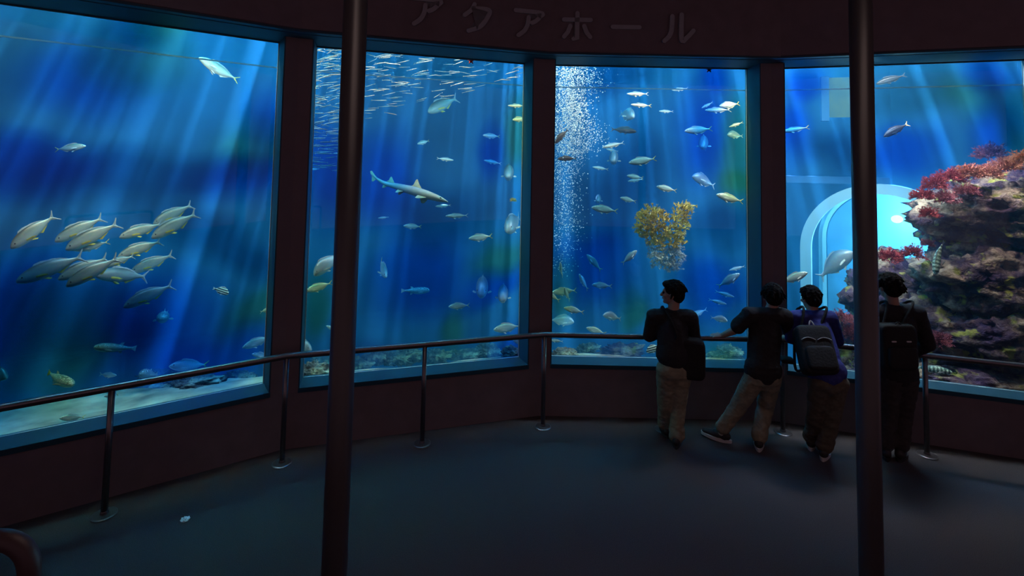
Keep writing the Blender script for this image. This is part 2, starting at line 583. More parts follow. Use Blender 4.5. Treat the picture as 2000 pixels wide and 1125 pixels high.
for j in range(k_ - 1):
    a, b, c, d_ = j, j + 1, n_ - 2 - j, n_ - 1 - j
    bm.faces.new((lo[a], lo[d_], lo[c], lo[b]))
    bm.faces.new((hi[a], hi[b], hi[c], hi[d_]))
wo = mesh_from('tank_water', bm, wm)
tag(wo, 'hazy blue sea water filling the tank behind the windows', 'water', kind='stuff')

# ================================================================== things of the hall
# sealant beads and the pale water line on each pane
M_bead = mat('pale sealant bead', (0.75, 0.82, 0.85), 0.5, noise_scale=9, amt=0.1)
M_line = mat('pale water line', (0.75, 0.9, 0.95), 0.6, noise_scale=7, amt=0.3)
_nt = M_line.node_tree
_t = _nt.nodes.new('ShaderNodeBsdfTranslucent')
_t.inputs[0].default_value = (0.8, 0.95, 1.0, 1)
_a = _nt.nodes.new('ShaderNodeMixShader')
_a.inputs[0].default_value = 0.7
_o = [k for k in _nt.nodes if k.type == 'OUTPUT_MATERIAL'][0]
_nt.links.new(_nt.nodes['Principled BSDF'].outputs[0], _a.inputs[1])
_nt.links.new(_t.outputs[0], _a.inputs[2])
_nt.links.new(_a.outputs[0], _o.inputs[0])
TN = PN + 1
for i in range(I0, I1):
    bm = bmesh.new()
    w_ = HALF - 0.013
    for s in (-1, 1):
        bay_box(bm, i, s * w_, s * (w_ - 0.006), GT - 0.022, GT - 0.012, GBOT + 0.004, GTOP - 0.004)
    bay_box(bm, i, -w_, w_, GT - 0.022, GT - 0.013, GBOT - 0.002, GBOT + 0.006)
    TN += 1
    struct(mesh_from('trim_%d' % TN, bm, M_bead), 'pale sealant bead round the pane')
    bm = bmesh.new()
    bay_box(bm, i, -w_, w_, GT + 0.0121, GT + 0.016, 3.779, 3.793)
    TN += 1
    struct(mesh_from('trim_%d' % TN, bm, M_line), 'pale water line on the pane')

# guard railing
rail_root = empty('guard_railing', floor_at(1062, 834))
tag(rail_root, 'steel guard railing on slim posts running along the tank windows', 'railing')
R0 = V(rail_root.location)
pts = []
for i in range(-1, 6):
    p = vert(i, RAILOFF)
    pts.append(V((p.x, p.y, RAILZ)) - R0)
bm = bmesh.new()
tube(bm, pts, 0.029, 16)
mesh_from('rail', bm, M_steel, rail_root, True)
for fr in (-0.5, 0.0, 0.5, 1.0, 1.5, 2.0, 2.5, 3.0, 3.5, 4.0, 4.5):
    i = math.floor(fr)
    q = vert(i, RAILOFF).lerp(vert(i + 1, RAILOFF), fr - i)
    b = V((q.x, q.y, 0)) - R0
    bm = bmesh.new()
    tube(bm, [b + V((0, 0, 0.012)), b + V((0, 0, RAILZ - 0.012))], 0.0235, 14)
    po = mesh_from('post', bm, M_steel, rail_root, True)
    bm = bmesh.new()
    lathe(bm, [(0.088, 0), (0.088, 0.006), (0.078, 0.012), (0.030, 0.014), (0.027, 0.03), (0.024, 0.034)], b, 28)
    mesh_from('base_plate', bm, M_steel, po, False)

# the two round columns in the foreground
def column(u, depth, rad, label):
    p = at(u, 560, depth)
    bm = bmesh.new()
    lathe(bm, [(rad * 1.02, 0), (rad, 0.02), (rad, 5.19)], (0, 0, 0), 40)
    o = mesh_from('column', bm, M_pole, None, False)
    for f in o.data.polygons: f.use_smooth = abs(f.normal.z) < 0.5
    o.location = (p.x, p.y, 0.0)
    tag(o, label, 'column')
column(674, 2.95, 0.071, 'dark round column in front of the window with the shark')
column(1691, 3.25, 0.0675, 'dark round column partly hiding the person in the black jacket')

# red handrail at the lower left corner
def fillet(pts, r, n=8):
    out = [V(pts[0])]
    for a, b, c in zip(pts[:-2], pts[1:-1], pts[2:]):
        a, b, c = V(a), V(b), V(c)
        d1, d2 = (a - b).normalized(), (c - b).normalized()
        p1, p2 = b + d1 * r, b + d2 * r
        for k in range(n + 1):
            t = k / n
            out.append(p1 * (1 - t) ** 2 + b * 2 * t * (1 - t) + p2 * t * t)
    out.append(V(pts[-1]))
    return out
hp = at(62, 1055, 1.10)
root = empty('handrail')
hp = V((hp.x, min(hp.y, 1.149), hp.z))
root.location = (hp.x, hp.y, 1.15)
top = hp.z - 1.15
corner = V((0, 0, top))
bm = bmesh.new()
tube(bm, fillet([(-1.15, -0.02, 0.0), (-1.15, -0.02, top), corner, (0, 0, 0)], 0.075), 0.0205, 18)
mesh_from('tube', bm, M_redrail, root, True)
for x, y in ((0, 0), (-1.15, -0.02)):
    bm = bmesh.new()
    lathe(bm, [(0.05, 0), (0.05, 0.006), (0.04, 0.01), (0.022, 0.012)], (x, y, 0), 20)
    mesh_from('base_plate', bm, M_redrail, root)
tag(root, 'dark red tubular handrail with a rounded bend in the lower left corner', 'handrail')

# scrap of white paper on the carpet
M_paper = mat('white paper', (0.85, 0.88, 0.86), 0.8, noise_scale=60, amt=0.05)
bm = bmesh.new()
bmesh.ops.create_icosphere(bm, subdivisions=3, radius=1)
for v in bm.verts:
    k = 1 + 0.5 * noise.noise(v.co * 2.1) + 0.2 * noise.noise(v.co * 5)
    v.co = V((v.co.x * 0.030 * k, v.co.y * 0.026 * k, max(-0.0, (v.co.z * 0.5 + 0.5) * 0.026 * k)))
o = mesh_from('paper_scrap', bm, M_paper)
o.location = floor_at(361, 1018)
tag(o, 'small crumpled scrap of white paper lying alone on the carpet', 'litter')

# raised letters on the lintel
M_letter = mat('grey raised letters', (0.40, 0.39, 0.41), 0.6, noise_scale=20, amt=0.05)
ST = {  # strokes on a unit square, y up, rounded ends
 'a': [[(0.05, 0.90), (0.95, 0.90), (0.90, 0.76), (0.76, 0.60), (0.62, 0.52)], [(0.50, 0.70), (0.47, 0.45), (0.36, 0.22), (0.16, 0.04)]],
 'ku': [[(0.42, 0.97), (0.32, 0.76), (0.10, 0.56)], [(0.38, 0.82), (0.92, 0.82), (0.84, 0.50), (0.62, 0.20), (0.24, 0.02)]],
 'ho': [[(0.06, 0.74), (0.94, 0.74)], [(0.50, 0.97), (0.50, 0.06), (0.38, 0.07)], [(0.27, 0.52), (0.19, 0.30), (0.07, 0.14)], [(0.73, 0.52), (0.81, 0.30), (0.93, 0.14)]],
 'bar': [[(0.06, 0.50), (0.94, 0.50)]],
 'ru': [[(0.30, 0.88), (0.28, 0.44), (0.20, 0.20), (0.05, 0.04)], [(0.60, 0.94), (0.60, 0.08), (0.78, 0.18), (0.97, 0.40)]],
}
def flat_stroke(bm, pts, r, thick):
    """a rounded ribbon in the xz plane, raised by thick along -y"""
    def ring(y):
        L, Rr = [], []
        n = len(pts)
        for k in range(n):
            p = V(pts[k])
            t = (V(pts[min(k + 1, n - 1)]) - V(pts[max(k - 1, 0)])).normalized()
            nn = V((-t.y, t.x))
            L.append(p + nn * r)
            Rr.append(p - nn * r)
        cap = lambda p, t, s: [p + V((cos(a) * t.x - sin(a) * t.y, sin(a) * t.x + cos(a) * t.y)) * r for a in [s * (pi / 2 - pi * j / 6) for j in range(1, 6)]]
        te = (V(pts[-1]) - V(pts[-2])).normalized()
        tsd = (V(pts[0]) - V(pts[1])).normalized()
        loop = L + cap(V(pts[-1]), te, 1) + Rr[::-1] + cap(V(pts[0]), tsd, 1)
        return [bm.verts.new((q.x, y, q.y)) for q in loop]
    a, b = ring(0), ring(-thick)
    n = len(a)
    bm.faces.new(a)
    bm.faces.new(b[::-1])
    for k in range(n):
        bm.faces.new((a[k], b[k], b[(k + 1) % n], a[(k + 1) % n]))
def smooth_line(pts, n=6):
    out = []
    P = [V(p) for p in pts]
    if len(P) == 2: return P
    for k in range(len(P) - 1):
        p0, p1, p2, p3 = P[max(k - 1, 0)], P[k], P[k + 1], P[min(k + 2, len(P) - 1)]
        for j in range(n):
            t = j / n
            out.append(0.5 * ((2 * p1) + (p2 - p0) * t + (2 * p0 - 5 * p1 + 4 * p2 - p3) * t * t + (3 * p1 - p0 - 3 * p2 + p3) * t ** 3))
    out.append(P[-1])
    return out
LET = [('a', 830, 23, 58, 'first letter of the sign, a grey katakana A nearest the left column'),
       ('ku', 930, 36, 56, 'second letter of the sign, a grey katakana KU'),
       ('a', 1031, 46, 56, 'third letter of the sign, a grey katakana A left of the cross-shaped letter'),
       ('ho', 1127, 53, 56, 'fourth letter of the sign, a grey cross-shaped katakana HO'),
       ('bar', 1222, 54, 56, 'fifth letter of the sign, a single grey horizontal bar'),
       ('ru', 1324, 55, 58, 'last letter of the sign, a grey katakana RU on the right')]
for key, u, v, hpx, lab in LET:
    p = wall_at(u, v, OH)
    best = min(range(I0, I1), key=lambda i: abs((p - (bay(i)[0] + bay(i)[2] * OH)).dot(bay(i)[2])))
    m, d, n = bay(best)
    h = hpx * (p - EYE).dot(FWD) / F
    bm = bmesh.new()
    for st in ST[key]:
        line = [V(((q[0] - 0.5) * h * 1.05, (q[1] - 0.5) * h)) for q in (st if key in ('bar',) else smooth_line(st) if key != 'ho' else st)]
        flat_stroke(bm, line, 0.075 * h, 0.025)
    bmesh.ops.triangulate(bm, faces=bm.faces[:])
    o = mesh_from('sign_letter', bm, M_letter)
    o.matrix_world = Matrix.Translation(p - n * 0.001) @ Matrix(((d.x, n.x, 0), (d.y, n.y, 0), (0, 0, 1))).to_4x4()
    tag(o, lab, 'sign letter', 'grey raised letters on the lintel')

# ================================================================== the fish
def fish_mat(name, back, flank, belly, stripes=None, rough=0.35, metal=0.25, spots=None, split=(-0.25, 0.1, 0.6)):
    """countershaded skin: colour by height on the body (object z scaled by the body's half depth)"""
    m = bpy.data.materials.new(name)
    m.use_nodes = True
    nt = m.node_tree
    b = nt.nodes['Principled BSDF']
    b.inputs['Roughness'].default_value = rough
    b.inputs['Metallic'].default_value = metal
    tc = nt.nodes.new('ShaderNodeTexCoord')
    sp = nt.nodes.new('ShaderNodeSeparateXYZ')
    nt.links.new(tc.outputs['Generated'], sp.inputs[0])
    rp = nt.nodes.new('ShaderNodeValToRGB')
    e = rp.color_ramp.elements
    e[0].position, e[0].color = 0.18, (*belly, 1)
    e[1].position, e[1].color = 0.92, (*back, 1)
    k = rp.color_ramp.elements.new(0.55)
    k.color = (*flank, 1)
    nt.links.new(sp.outputs['Z'], rp.inputs[0])
    nz = nt.nodes.new('ShaderNodeTexNoise')
    nz.inputs['Scale'].default_value = 28
    nt.links.new(tc.outputs['Object'], nz.inputs['Vector'])
    mx = nt.nodes.new('ShaderNodeMix')
    mx.data_type = 'RGBA'
    mx.blend_type = 'OVERLAY'
    mx.inputs[0].default_value = 0.25
    nt.links.new(rp.outputs[0], mx.inputs[6])
    nt.links.new(nz.outputs['Color'], mx.inputs[7])
    last = mx.outputs[2]
    if stripes:
        scale, col, direction = stripes
        wv = nt.nodes.new('ShaderNodeTexWave')
        wv.bands_direction = direction
        wv.inputs['Scale'].default_value = scale
        wv.inputs['Distortion'].default_value = 1.2
        nt.links.new(tc.outputs['Generated'], wv.inputs['Vector'])
        r2 = nt.nodes.new('ShaderNodeValToRGB')
        r2.color_ramp.elements[0].position = 0.45
        r2.color_ramp.elements[1].position = 0.55
        nt.links.new(wv.outputs['Fac'], r2.inputs[0])
        m2 = nt.nodes.new('ShaderNodeMix')
        m2.data_type = 'RGBA'
        nt.links.new(r2.outputs[0], m2.inputs[0])
        nt.links.new(last, m2.inputs[6])
        m2.inputs[7].default_value = (*col, 1)
        last = m2.outputs[2]
    if spots:
        scale, col = spots
        vo = nt.nodes.new('ShaderNodeTexVoronoi')
        vo.inputs['Scale'].default_value = scale
        nt.links.new(tc.outputs['Object'], vo.inputs['Vector'])
        r2 = nt.nodes.new('ShaderNodeValToRGB')
        r2.color_ramp.elements[0].position = 0.30
        r2.color_ramp.elements[1].position = 0.42
        nt.links.new(vo.outputs['Distance'], r2.inputs[0])
        m2 = nt.nodes.new('ShaderNodeMix')
        m2.data_type = 'RGBA'
        nt.links.new(r2.outputs[0], m2.inputs[0])
        m2.inputs[6].default_value = (*col, 1)
        nt.links.new(last, m2.inputs[7])
        last = m2.outputs[2]
    nt.links.new(last, b.inputs['Base Color'])
    return m

M_fin_grey = mat('grey fin', (0.42, 0.42, 0.45), 0.5, noise_scale=30, amt=0.2)
M_fin_yel = mat('yellow fin', (0.85, 0.62, 0.10), 0.5, noise_scale=30, amt=0.2)
M_fin_pale = mat('pale fin', (0.72, 0.72, 0.66), 0.5, noise_scale=30, amt=0.15)
M_fin_dark = mat('dark fin', (0.05, 0.045, 0.05), 0.6, noise_scale=30, amt=0.2)
M_fin_tan = mat('tan fin edge', (0.95, 0.66, 0.32), 0.55, noise_scale=25, amt=0.2)
M_fin_blue = mat('bluish fin', (0.30, 0.40, 0.50), 0.5, noise_scale=30, amt=0.2)
M_eye = mat('dark fish eye', (0.015, 0.015, 0.02), 0.15)

# profile rows: x (head +0.5 .. tail root -0.4), top, bottom, half width
KIND = {
 'grunt': dict(prof=[(0.50, 0.010, -0.020, 0.012), (0.47, 0.040, -0.045, 0.032), (0.42, 0.075, -0.070, 0.050), (0.34, 0.110, -0.092, 0.064), (0.22, 0.138, -0.108, 0.072),
                     (0.08, 0.145, -0.112, 0.072), (-0.06, 0.128, -0.098, 0.062), (-0.18, 0.092, -0.068, 0.045), (-0.28, 0.055, -0.038, 0.028), (-0.36, 0.034, -0.022, 0.016), (-0.40, 0.032, -0.022, 0.010)],
    skin=fish_mat('grey fish skin', (0.12, 0.10, 0.08), (0.46, 0.42, 0.37), (0.70, 0.68, 0.60)), tail=M_fin_grey, dors=M_fin_grey, low=M_fin_yel, pect=M_fin_yel,
    tailspan=0.150, fork=0.055, bend=0.02),
 'jack': dict(prof=[(0.50, 0.000, -0.012, 0.010), (0.47, 0.028, -0.034, 0.026), (0.41, 0.056, -0.058, 0.042), (0.32, 0.088, -0.086, 0.056), (0.18, 0.112, -0.112, 0.062),
                    (0.04, 0.112, -0.114, 0.058), (-0.12, 0.088, -0.088, 0.046), (-0.25, 0.052, -0.050, 0.030), (-0.34, 0.024, -0.022, 0.018), (-0.40, 0.014, -0.014, 0.012)],
    skin=fish_mat('silver green fish skin', (0.14, 0.26, 0.22), (0.62, 0.70, 0.64), (0.80, 0.83, 0.80)), tail=M_fin_yel, dors=M_fin_grey, low=M_fin_pale, pect=M_fin_pale,
    tailspan=0.105, fork=0.075, bend=0.02),
 'slim': dict(prof=[(0.50, 0.000, -0.010, 0.009), (0.46, 0.024, -0.030, 0.024), (0.38, 0.052, -0.056, 0.040), (0.25, 0.076, -0.080, 0.052), (0.10, 0.084, -0.088, 0.054),
                    (-0.08, 0.072, -0.072, 0.044), (-0.22, 0.046, -0.044, 0.030), (-0.33, 0.022, -0.020, 0.017), (-0.40, 0.013, -0.013, 0.011)],
    skin=fish_mat('blue silver fish skin', (0.10, 0.20, 0.24), (0.58, 0.68, 0.68), (0.82, 0.86, 0.84)), tail=M_fin_pale, dors=M_fin_blue, low=M_fin_pale, pect=M_fin_pale,
    tailspan=0.09, fork=0.07, bend=0.015),
 'bream': dict(prof=[(0.50, -0.030, -0.060, 0.016), (0.47, 0.030, -0.090, 0.045), (0.41, 0.105, -0.125, 0.068), (0.32, 0.175, -0.155, 0.084), (0.20, 0.218, -0.172, 0.092),
                     (0.06, 0.215, -0.172, 0.088), (-0.08, 0.175, -0.145, 0.072), (-0.20, 0.115, -0.095, 0.050), (-0.30, 0.060, -0.050, 0.028), (-0.37, 0.036, -0.032, 0.016), (-0.41, 0.036, -0.032, 0.011)],
    skin=fish_mat('pale blue grey bream skin', (0.13, 0.17, 0.22), (0.36, 0.42, 0.48), (0.62, 0.66, 0.70)), tail=M_fin_blue, dors=M_fin_blue, low=M_fin_pale, pect=M_fin_pale,
    tailspan=0.13, fork=0.05, bend=0.0),
 'puffer': dict(prof=[(0.50, 0.012, -0.020, 0.022), (0.475, 0.050, -0.052, 0.055), (0.42, 0.088, -0.082, 0.085), (0.32, 0.112, -0.110, 0.105), (0.18, 0.118, -0.128, 0.112),
                      (0.02, 0.108, -0.122, 0.104), (-0.14, 0.078, -0.082, 0.074), (-0.27, 0.046, -0.046, 0.040), (-0.34, 0.034, -0.034, 0.026), (-0.39, 0.034, -0.034, 0.015)],
    skin=fish_mat('speckled puffer skin', (0.16, 0.22, 0.20), (0.48, 0.55, 0.52), (0.88, 0.90, 0.85), spots=(26, (0.85, 0.87, 0.78)), metal=0.0), tail=M_fin_pale, dors=M_fin_pale, low=None, pect=M_fin_pale,
    tailspan=0.08, fork=0.0, bend=0.02, dorsal='small'),
 'striped': dict(prof=[(0.50, -0.02, -0.06, 0.015), (0.46, 0.05, -0.10, 0.045), (0.38, 0.15, -0.15, 0.065), (0.26, 0.22, -0.18, 0.075), (0.10, 0.25, -0.19, 0.078),
                       (-0.06, 0.22, -0.17, 0.070), (-0.20, 0.14, -0.12, 0.045), (-0.31, 0.06, -0.055, 0.024), (-0.38, 0.045, -0.045, 0.012)],
    skin=fish_mat('striped fish skin', (0.80, 0.80, 0.60), (0.85, 0.85, 0.68), (0.88, 0.88, 0.80), stripes=(1.15, (0.03, 0.03, 0.035), 'Z'), metal=0.0), tail=M_fin_pale, dors=M_fin_pale, low=M_fin_pale, pect=M_fin_pale,
    tailspan=0.10, fork=0.02, bend=0.0),
 'dark': dict(prof=None, skin=fish_mat('dark fish skin', (0.010, 0.009, 0.010), (0.03, 0.026, 0.028), (0.09, 0.075, 0.075), metal=0.0), tail=M_fin_dark, dors=M_fin_dark, low=M_fin_dark, pect=M_fin_dark,
    tailspan=0.11, fork=0.05, bend=0.02),
 'spotted': dict(prof=[(0.50, 0.010, -0.024, 0.020), (0.46, 0.052, -0.055, 0.052), (0.38, 0.092, -0.082, 0.076), (0.25, 0.120, -0.104, 0.088), (0.10, 0.125, -0.108, 0.086),
                       (-0.06, 0.112, -0.096, 0.074), (-0.20, 0.085, -0.070, 0.052), (-0.31, 0.055, -0.045, 0.030), (-0.38, 0.044, -0.038, 0.016)],
    skin=fish_mat('banded grouper skin', (0.42, 0.52, 0.40), (0.70, 0.80, 0.66), (0.80, 0.86, 0.74), stripes=(2.6, (0.09, 0.14, 0.11), 'X'), spots=(24, (0.16, 0.22, 0.17)), metal=0.0), tail=M_fin_pale, dors=M_fin_pale, low=M_fin_pale, pect=M_fin_pale,
    tailspan=0.085, fork=0.0, bend=0.05),
}
KIND['dark']['prof'] = KIND['grunt']['prof']
for _k, _h, _w in (('grunt', 1.14, 1.0), ('jack', 1.25, 1.0), ('slim', 1.1, 1.0), ('bream', 1.0, 1.3)):
    KIND[_k]['prof'] = [(x, a * _h, b * _h, w * _w) for x, a, b, w in KIND[_k]['prof']]

def fan(bm, outline, base, thick=0.006, mi=0, xf=None):
    """a fin: lens-thin solid from a 2D outline (x, z) fanned from a base point"""
    f = xf or (lambda q: q)
    o = [bm.verts.new(f(V((x, 0, z)))) for x, z in outline]
    a = bm.verts.new(f(V((base[0], thick, base[1]))))
    b = bm.verts.new(f(V((base[0], -thick, base[1]))))
    n = len(o)
    for k in range(n):
        bm.faces.new((o[k], o[(k + 1) % n], a)).material_index = mi
        bm.faces.new((o[(k + 1) % n], o[k], b)).material_index = mi

def bendf(bend):
    return lambda x: bend * max(0.0, 0.15 - x) ** 2 / 0.3 * 1.6

def body_bm(bm, prof, bend, seg=16, sub=3, mi=0):
    rows = []
    P = [V(p) for p in prof]
    for k in range(len(P) - 1):
        p0, p1, p2, p3 = P[max(k - 1, 0)], P[k], P[k + 1], P[min(k + 2, len(P) - 1)]
        for j in range(sub):
            t = j / sub
            rows.append(0.5 * ((2 * p1) + (p2 - p0) * t + (2 * p0 - 5 * p1 + 4 * p2 - p3) * t * t + (3 * p1 - p0 - 3 * p2 + p3) * t ** 3))
    rows.append(P[-1])
    bf = bendf(bend)
    rings = []
    for x, tp, bt, w in rows:
        c, h = (tp + bt) / 2, (tp - bt) / 2
        rings.append([bm.verts.new((x, bf(x) + w * cos(2 * pi * j / seg) * (1 - 0.15 * abs(sin(2 * pi * j / seg)) ** 3), c + h * sin(2 * pi * j / seg))) for j in range(seg)])
    for k in range(len(rings) - 1):
        for j in range(seg):
            bm.faces.new((rings[k][j], rings[k][(j + 1) % seg], rings[k + 1][(j + 1) % seg], rings[k + 1][j])).material_index = mi
    bm.faces.new(rings[0][::-1]).material_index = mi
    bm.faces.new(rings[-1]).material_index = mi

def zt(prof, x, k):
    for a, b in zip(prof[:-1], prof[1:]):
        if b[0] <= x <= a[0]:
            t = (a[0] - x) / (a[0] - b[0])
            return a[k] + (b[k] - a[k]) * t
    return prof[-1][k]

def fish_fins(K):
    """list of (name, material, build(bm))"""
    p, bf = K['prof'], bendf(K['bend'])
    xf = lambda q: V((q.x, q.y + bf(q.x), q.z))
    ts, fk = K['tailspan'], K['fork']
    ym = zt(p, -0.39, 1) * 0.75
    out = [('tail_fin', K['tail'], lambda bm, mi=0: fan(bm, [(-0.37, ym), (-0.435, max(ym * 1.9, ts * 0.52)), (-0.50, ts), (-0.505, ts * 0.86), (-0.50 + fk, ts * 0.22), (-0.495 + fk * 1.1, 0), (-0.50 + fk, -ts * 0.22), (-0.505, -ts * 0.86), (-0.50, -ts), (-0.435, -max(ym * 1.9, ts * 0.52)), (-0.37, -ym)], (-0.40, 0), 0.010, mi, xf))]
    tz = lambda x, d: (x, zt(p, x, 1) + d)
    bz = lambda x, d: (x, zt(p, x, 2) - d)
    if K.get('dorsal') == 'small':
        out.append(('dorsal_fin', K['dors'], lambda bm, mi=0: fan(bm, [tz(-0.06, -0.01), (-0.12, 0.14), (-0.19, 0.145), tz(-0.16, -0.01)], tz(-0.11, 0.01), 0.008, mi, xf)))
        out.append(('anal_fin', K['dors'], lambda bm, mi=0: fan(bm, [bz(-0.08, -0.01), (-0.14, -0.145), (-0.20, -0.14), bz(-0.17, -0.01)], bz(-0.13, 0.0), 0.008, mi, xf)))
    else:
        out.append(('dorsal_fin', K['dors'], lambda bm, mi=0: fan(bm, [tz(0.24, -0.01), tz(0.20, 0.030), tz(0.10, 0.036), tz(0.0, 0.024), tz(-0.06, 0.030), tz(-0.16, 0.026), tz(-0.27, 0.008), tz(-0.22, -0.012), tz(-0.05, -0.02), tz(0.1, -0.02)], tz(0.02, 0.0), 0.008, mi, xf)))
        out.append(('anal_fin', K['low'] or K['dors'], lambda bm, mi=0: fan(bm, [bz(-0.04, -0.01), bz(-0.09, 0.045), bz(-0.15, 0.03), bz(-0.26, 0.008), bz(-0.20, -0.01)], bz(-0.12, -0.004), 0.008, mi, xf)))
        for s in (-1, 1):
            out.append(('pelvic_fin', K['low'], lambda bm, mi=0, s=s: fan(bm, [(0.17, 0), (0.08, -0.055), (0.04, -0.05), (0.10, 0)], (0.12, -0.012), 0.006, mi, lambda q: V((q.x, s * (0.022 - 0.3 * q.z) + q.y, zt(p, 0.14, 2) + 0.012 + q.z)))))
    wy = zt(p, 0.22, 3)
    for s in (-1, 1):
        out.append(('pectoral_fin', K['pect'], lambda bm, mi=0, s=s: fan(bm, [(0.24, 0.016), (0.13, 0.006), (0.07, -0.028), (0.10, -0.040), (0.17, -0.032), (0.24, -0.018)], (0.18, -0.008), 0.005, mi, lambda q: V((q.x, s * (wy * 0.95 + 0.006 + (0.24 - q.x) * 0.45) + q.y, zt(p, 0.22, 2) * 0.35 + q.z)))))
    return out

def eye_bm(bm, K, s, mi=0):
    p = K['prof']
    x = 0.405
    z = zt(p, x, 2) + (zt(p, x, 1) - zt(p, x, 2)) * 0.66
    r = 0.0155
    bmesh.ops.create_uvsphere(bm, u_segments=10, v_segments=8, radius=r, matrix=Matrix.Translation((x, s * (zt(p, x, 3) * 0.90), z)) @ Matrix.Diagonal((1, 0.5, 1, 1)))
    if mi:
        for f in bm.faces[-80:]: f.material_index = mi

PROTO = {}
def proto(kind, full):
    key = (kind, full)
    if key in PROTO: return PROTO[key]
    K = KIND[kind]
    bm = bmesh.new()
    body_bm(bm, K['prof'], K['bend'])
    fins = [f for f in fish_fins(K) if f[1]]
    if full:
        meshes = []
        for nm, m, fn in fins:
            b2 = bmesh.new()
            fn(b2)
            o = mesh_from(nm, b2, m)
            meshes.append((nm, o.data))
            bpy.data.objects.remove(o)
        for s in (-1, 1):
            b2 = bmesh.new()
            eye_bm(b2, K, s)
            o = mesh_from('eye', b2, M_eye, None, True)
            meshes.append(('eye', o.data))
            bpy.data.objects.remove(o)
        mats = [K['skin']]
    else:
        mats = [K['skin']]
        for nm, m, fn in fins:
            if m not in mats: mats.append(m)
            fn(bm, mats.index(m))
        meshes = []
    o = mesh_from(kind, bm, mats)
    for f in o.data.polygons: f.use_smooth = f.material_index == 0 and len(f.vertices) == 4
    me = o.data
    bpy.data.objects.remove(o)
    PROTO[key] = (me, meshes)
    return PROTO[key]

def orient(o, head, tail, roll=0.0, up=None):
    x = (head - tail)
    L = x.length
    x = x / L
    z = up or V((0, 0, 1))
    if abs(x.dot(z)) > 0.93: z = V((0, 1, 0)) if not up else up
    z = (z - x * z.dot(x)).normalized()
    y = z.cross(x)
    M = Matrix(((x.x, y.x, z.x), (x.y, y.y, z.y), (x.z, y.z, z.z))) @ Matrix.Rotation(radians(roll), 3, 'X')
    o.matrix_world = Matrix.Translation((head + tail) / 2) @ M.to_4x4() @ Matrix.Scale(L, 4)

NAMES = {'grunt': 'grey_fish', 'jack': 'silver_fish', 'slim': 'slim_fish', 'bream': 'sea_bream', 'puffer': 'pufferfish', 'striped': 'striped_fish', 'dark': 'dark_fish', 'spotted': 'spotted_fish'}
def fish(kind, hu, hv, tu, tv, mh, mt, label, group=None, full=True, roll=0, up=None, tail=None):
    me, parts = proto(kind, full)
    o = bpy.data.objects.new(NAMES[kind], me)
    COL.objects.link(o)
    for nm, pm in parts:
        c = bpy.data.objects.new(nm, pm)
        COL.objects.link(c)
        c.parent = o
        if tail and nm == 'tail_fin':
            c.data = pm.copy()
            c.data.materials[0] = tail
    if not roll and abs(hu - tu) > 12: roll = 11 if hu < tu else -11      # flanks tip a little to the light
    orient(o, beyond(hu, hv, mh), beyond(tu, tv, mt), roll, up)
    tag(o, label, 'fish', group)
    return o

G1 = 'shoal of grey fish in the left window'
for a in [
 (21, 485, 108, 420, .45, .65, 'grey fish with yellow lower fins, leftmost of the shoal, tail raised'),
 (107, 472, 203, 425, 1.0, 1.1, 'dark grey fish of the shoal, just above the one with a white-edged back fin'),
 (128, 488, 233, 436, .75, .85, 'grey fish with its tail lowest in the upper left trio of the shoal'),
 (233, 464, 318, 437, 1.0, 1.1, 'bright yellowish fish of the shoal with an orange back edge'),
 (299, 438, 376, 400, 1.25, 1.35, 'grey fish at the very top right of the shoal'),
 (296, 465, 385, 417, .8, .9, 'grey fish with the rightmost raised tail, second from the top of the shoal'),
 (230, 502, 316, 471, .8, .9, 'silver grey fish alone in the middle right of the shoal'),
 (31, 551, 166, 500, .4, .5, 'largest grey fish of the shoal, low on its left side'),
 (113, 546, 212, 503, .6, .7, 'dark grey fish behind the largest fish, lower middle of the shoal'),
 (129, 559, 233, 503, .20, .32, 'pale bellied fish with a white tail, lowest of the lower middle pair in the shoal'),
 (186, 537, 287, 541, .5, .75, 'yellow-headed fish swimming level at the bottom of the shoal'),
 (255, 532, 339, 497, 1.3, 1.4, 'dim dark fish furthest back on the lower right of the shoal'),
 (241, 600, 339, 556, .5, .6, 'grey fish swimming alone below the shoal'),
]:
    fish('grunt', *a[:4], a[4] + .35, a[5] + .35, a[6], G1, True)
fish('jack', 142, 489, 214, 472, 1.15, 1.2, 'small yellow-tailed fish half hidden inside the shoal of grey fish', None, True)
fish('grunt', 206, 520, 262, 500, 1.0, 1.1, 'silver fish half hidden in the middle of the shoal, only its back half showing', G1, True)

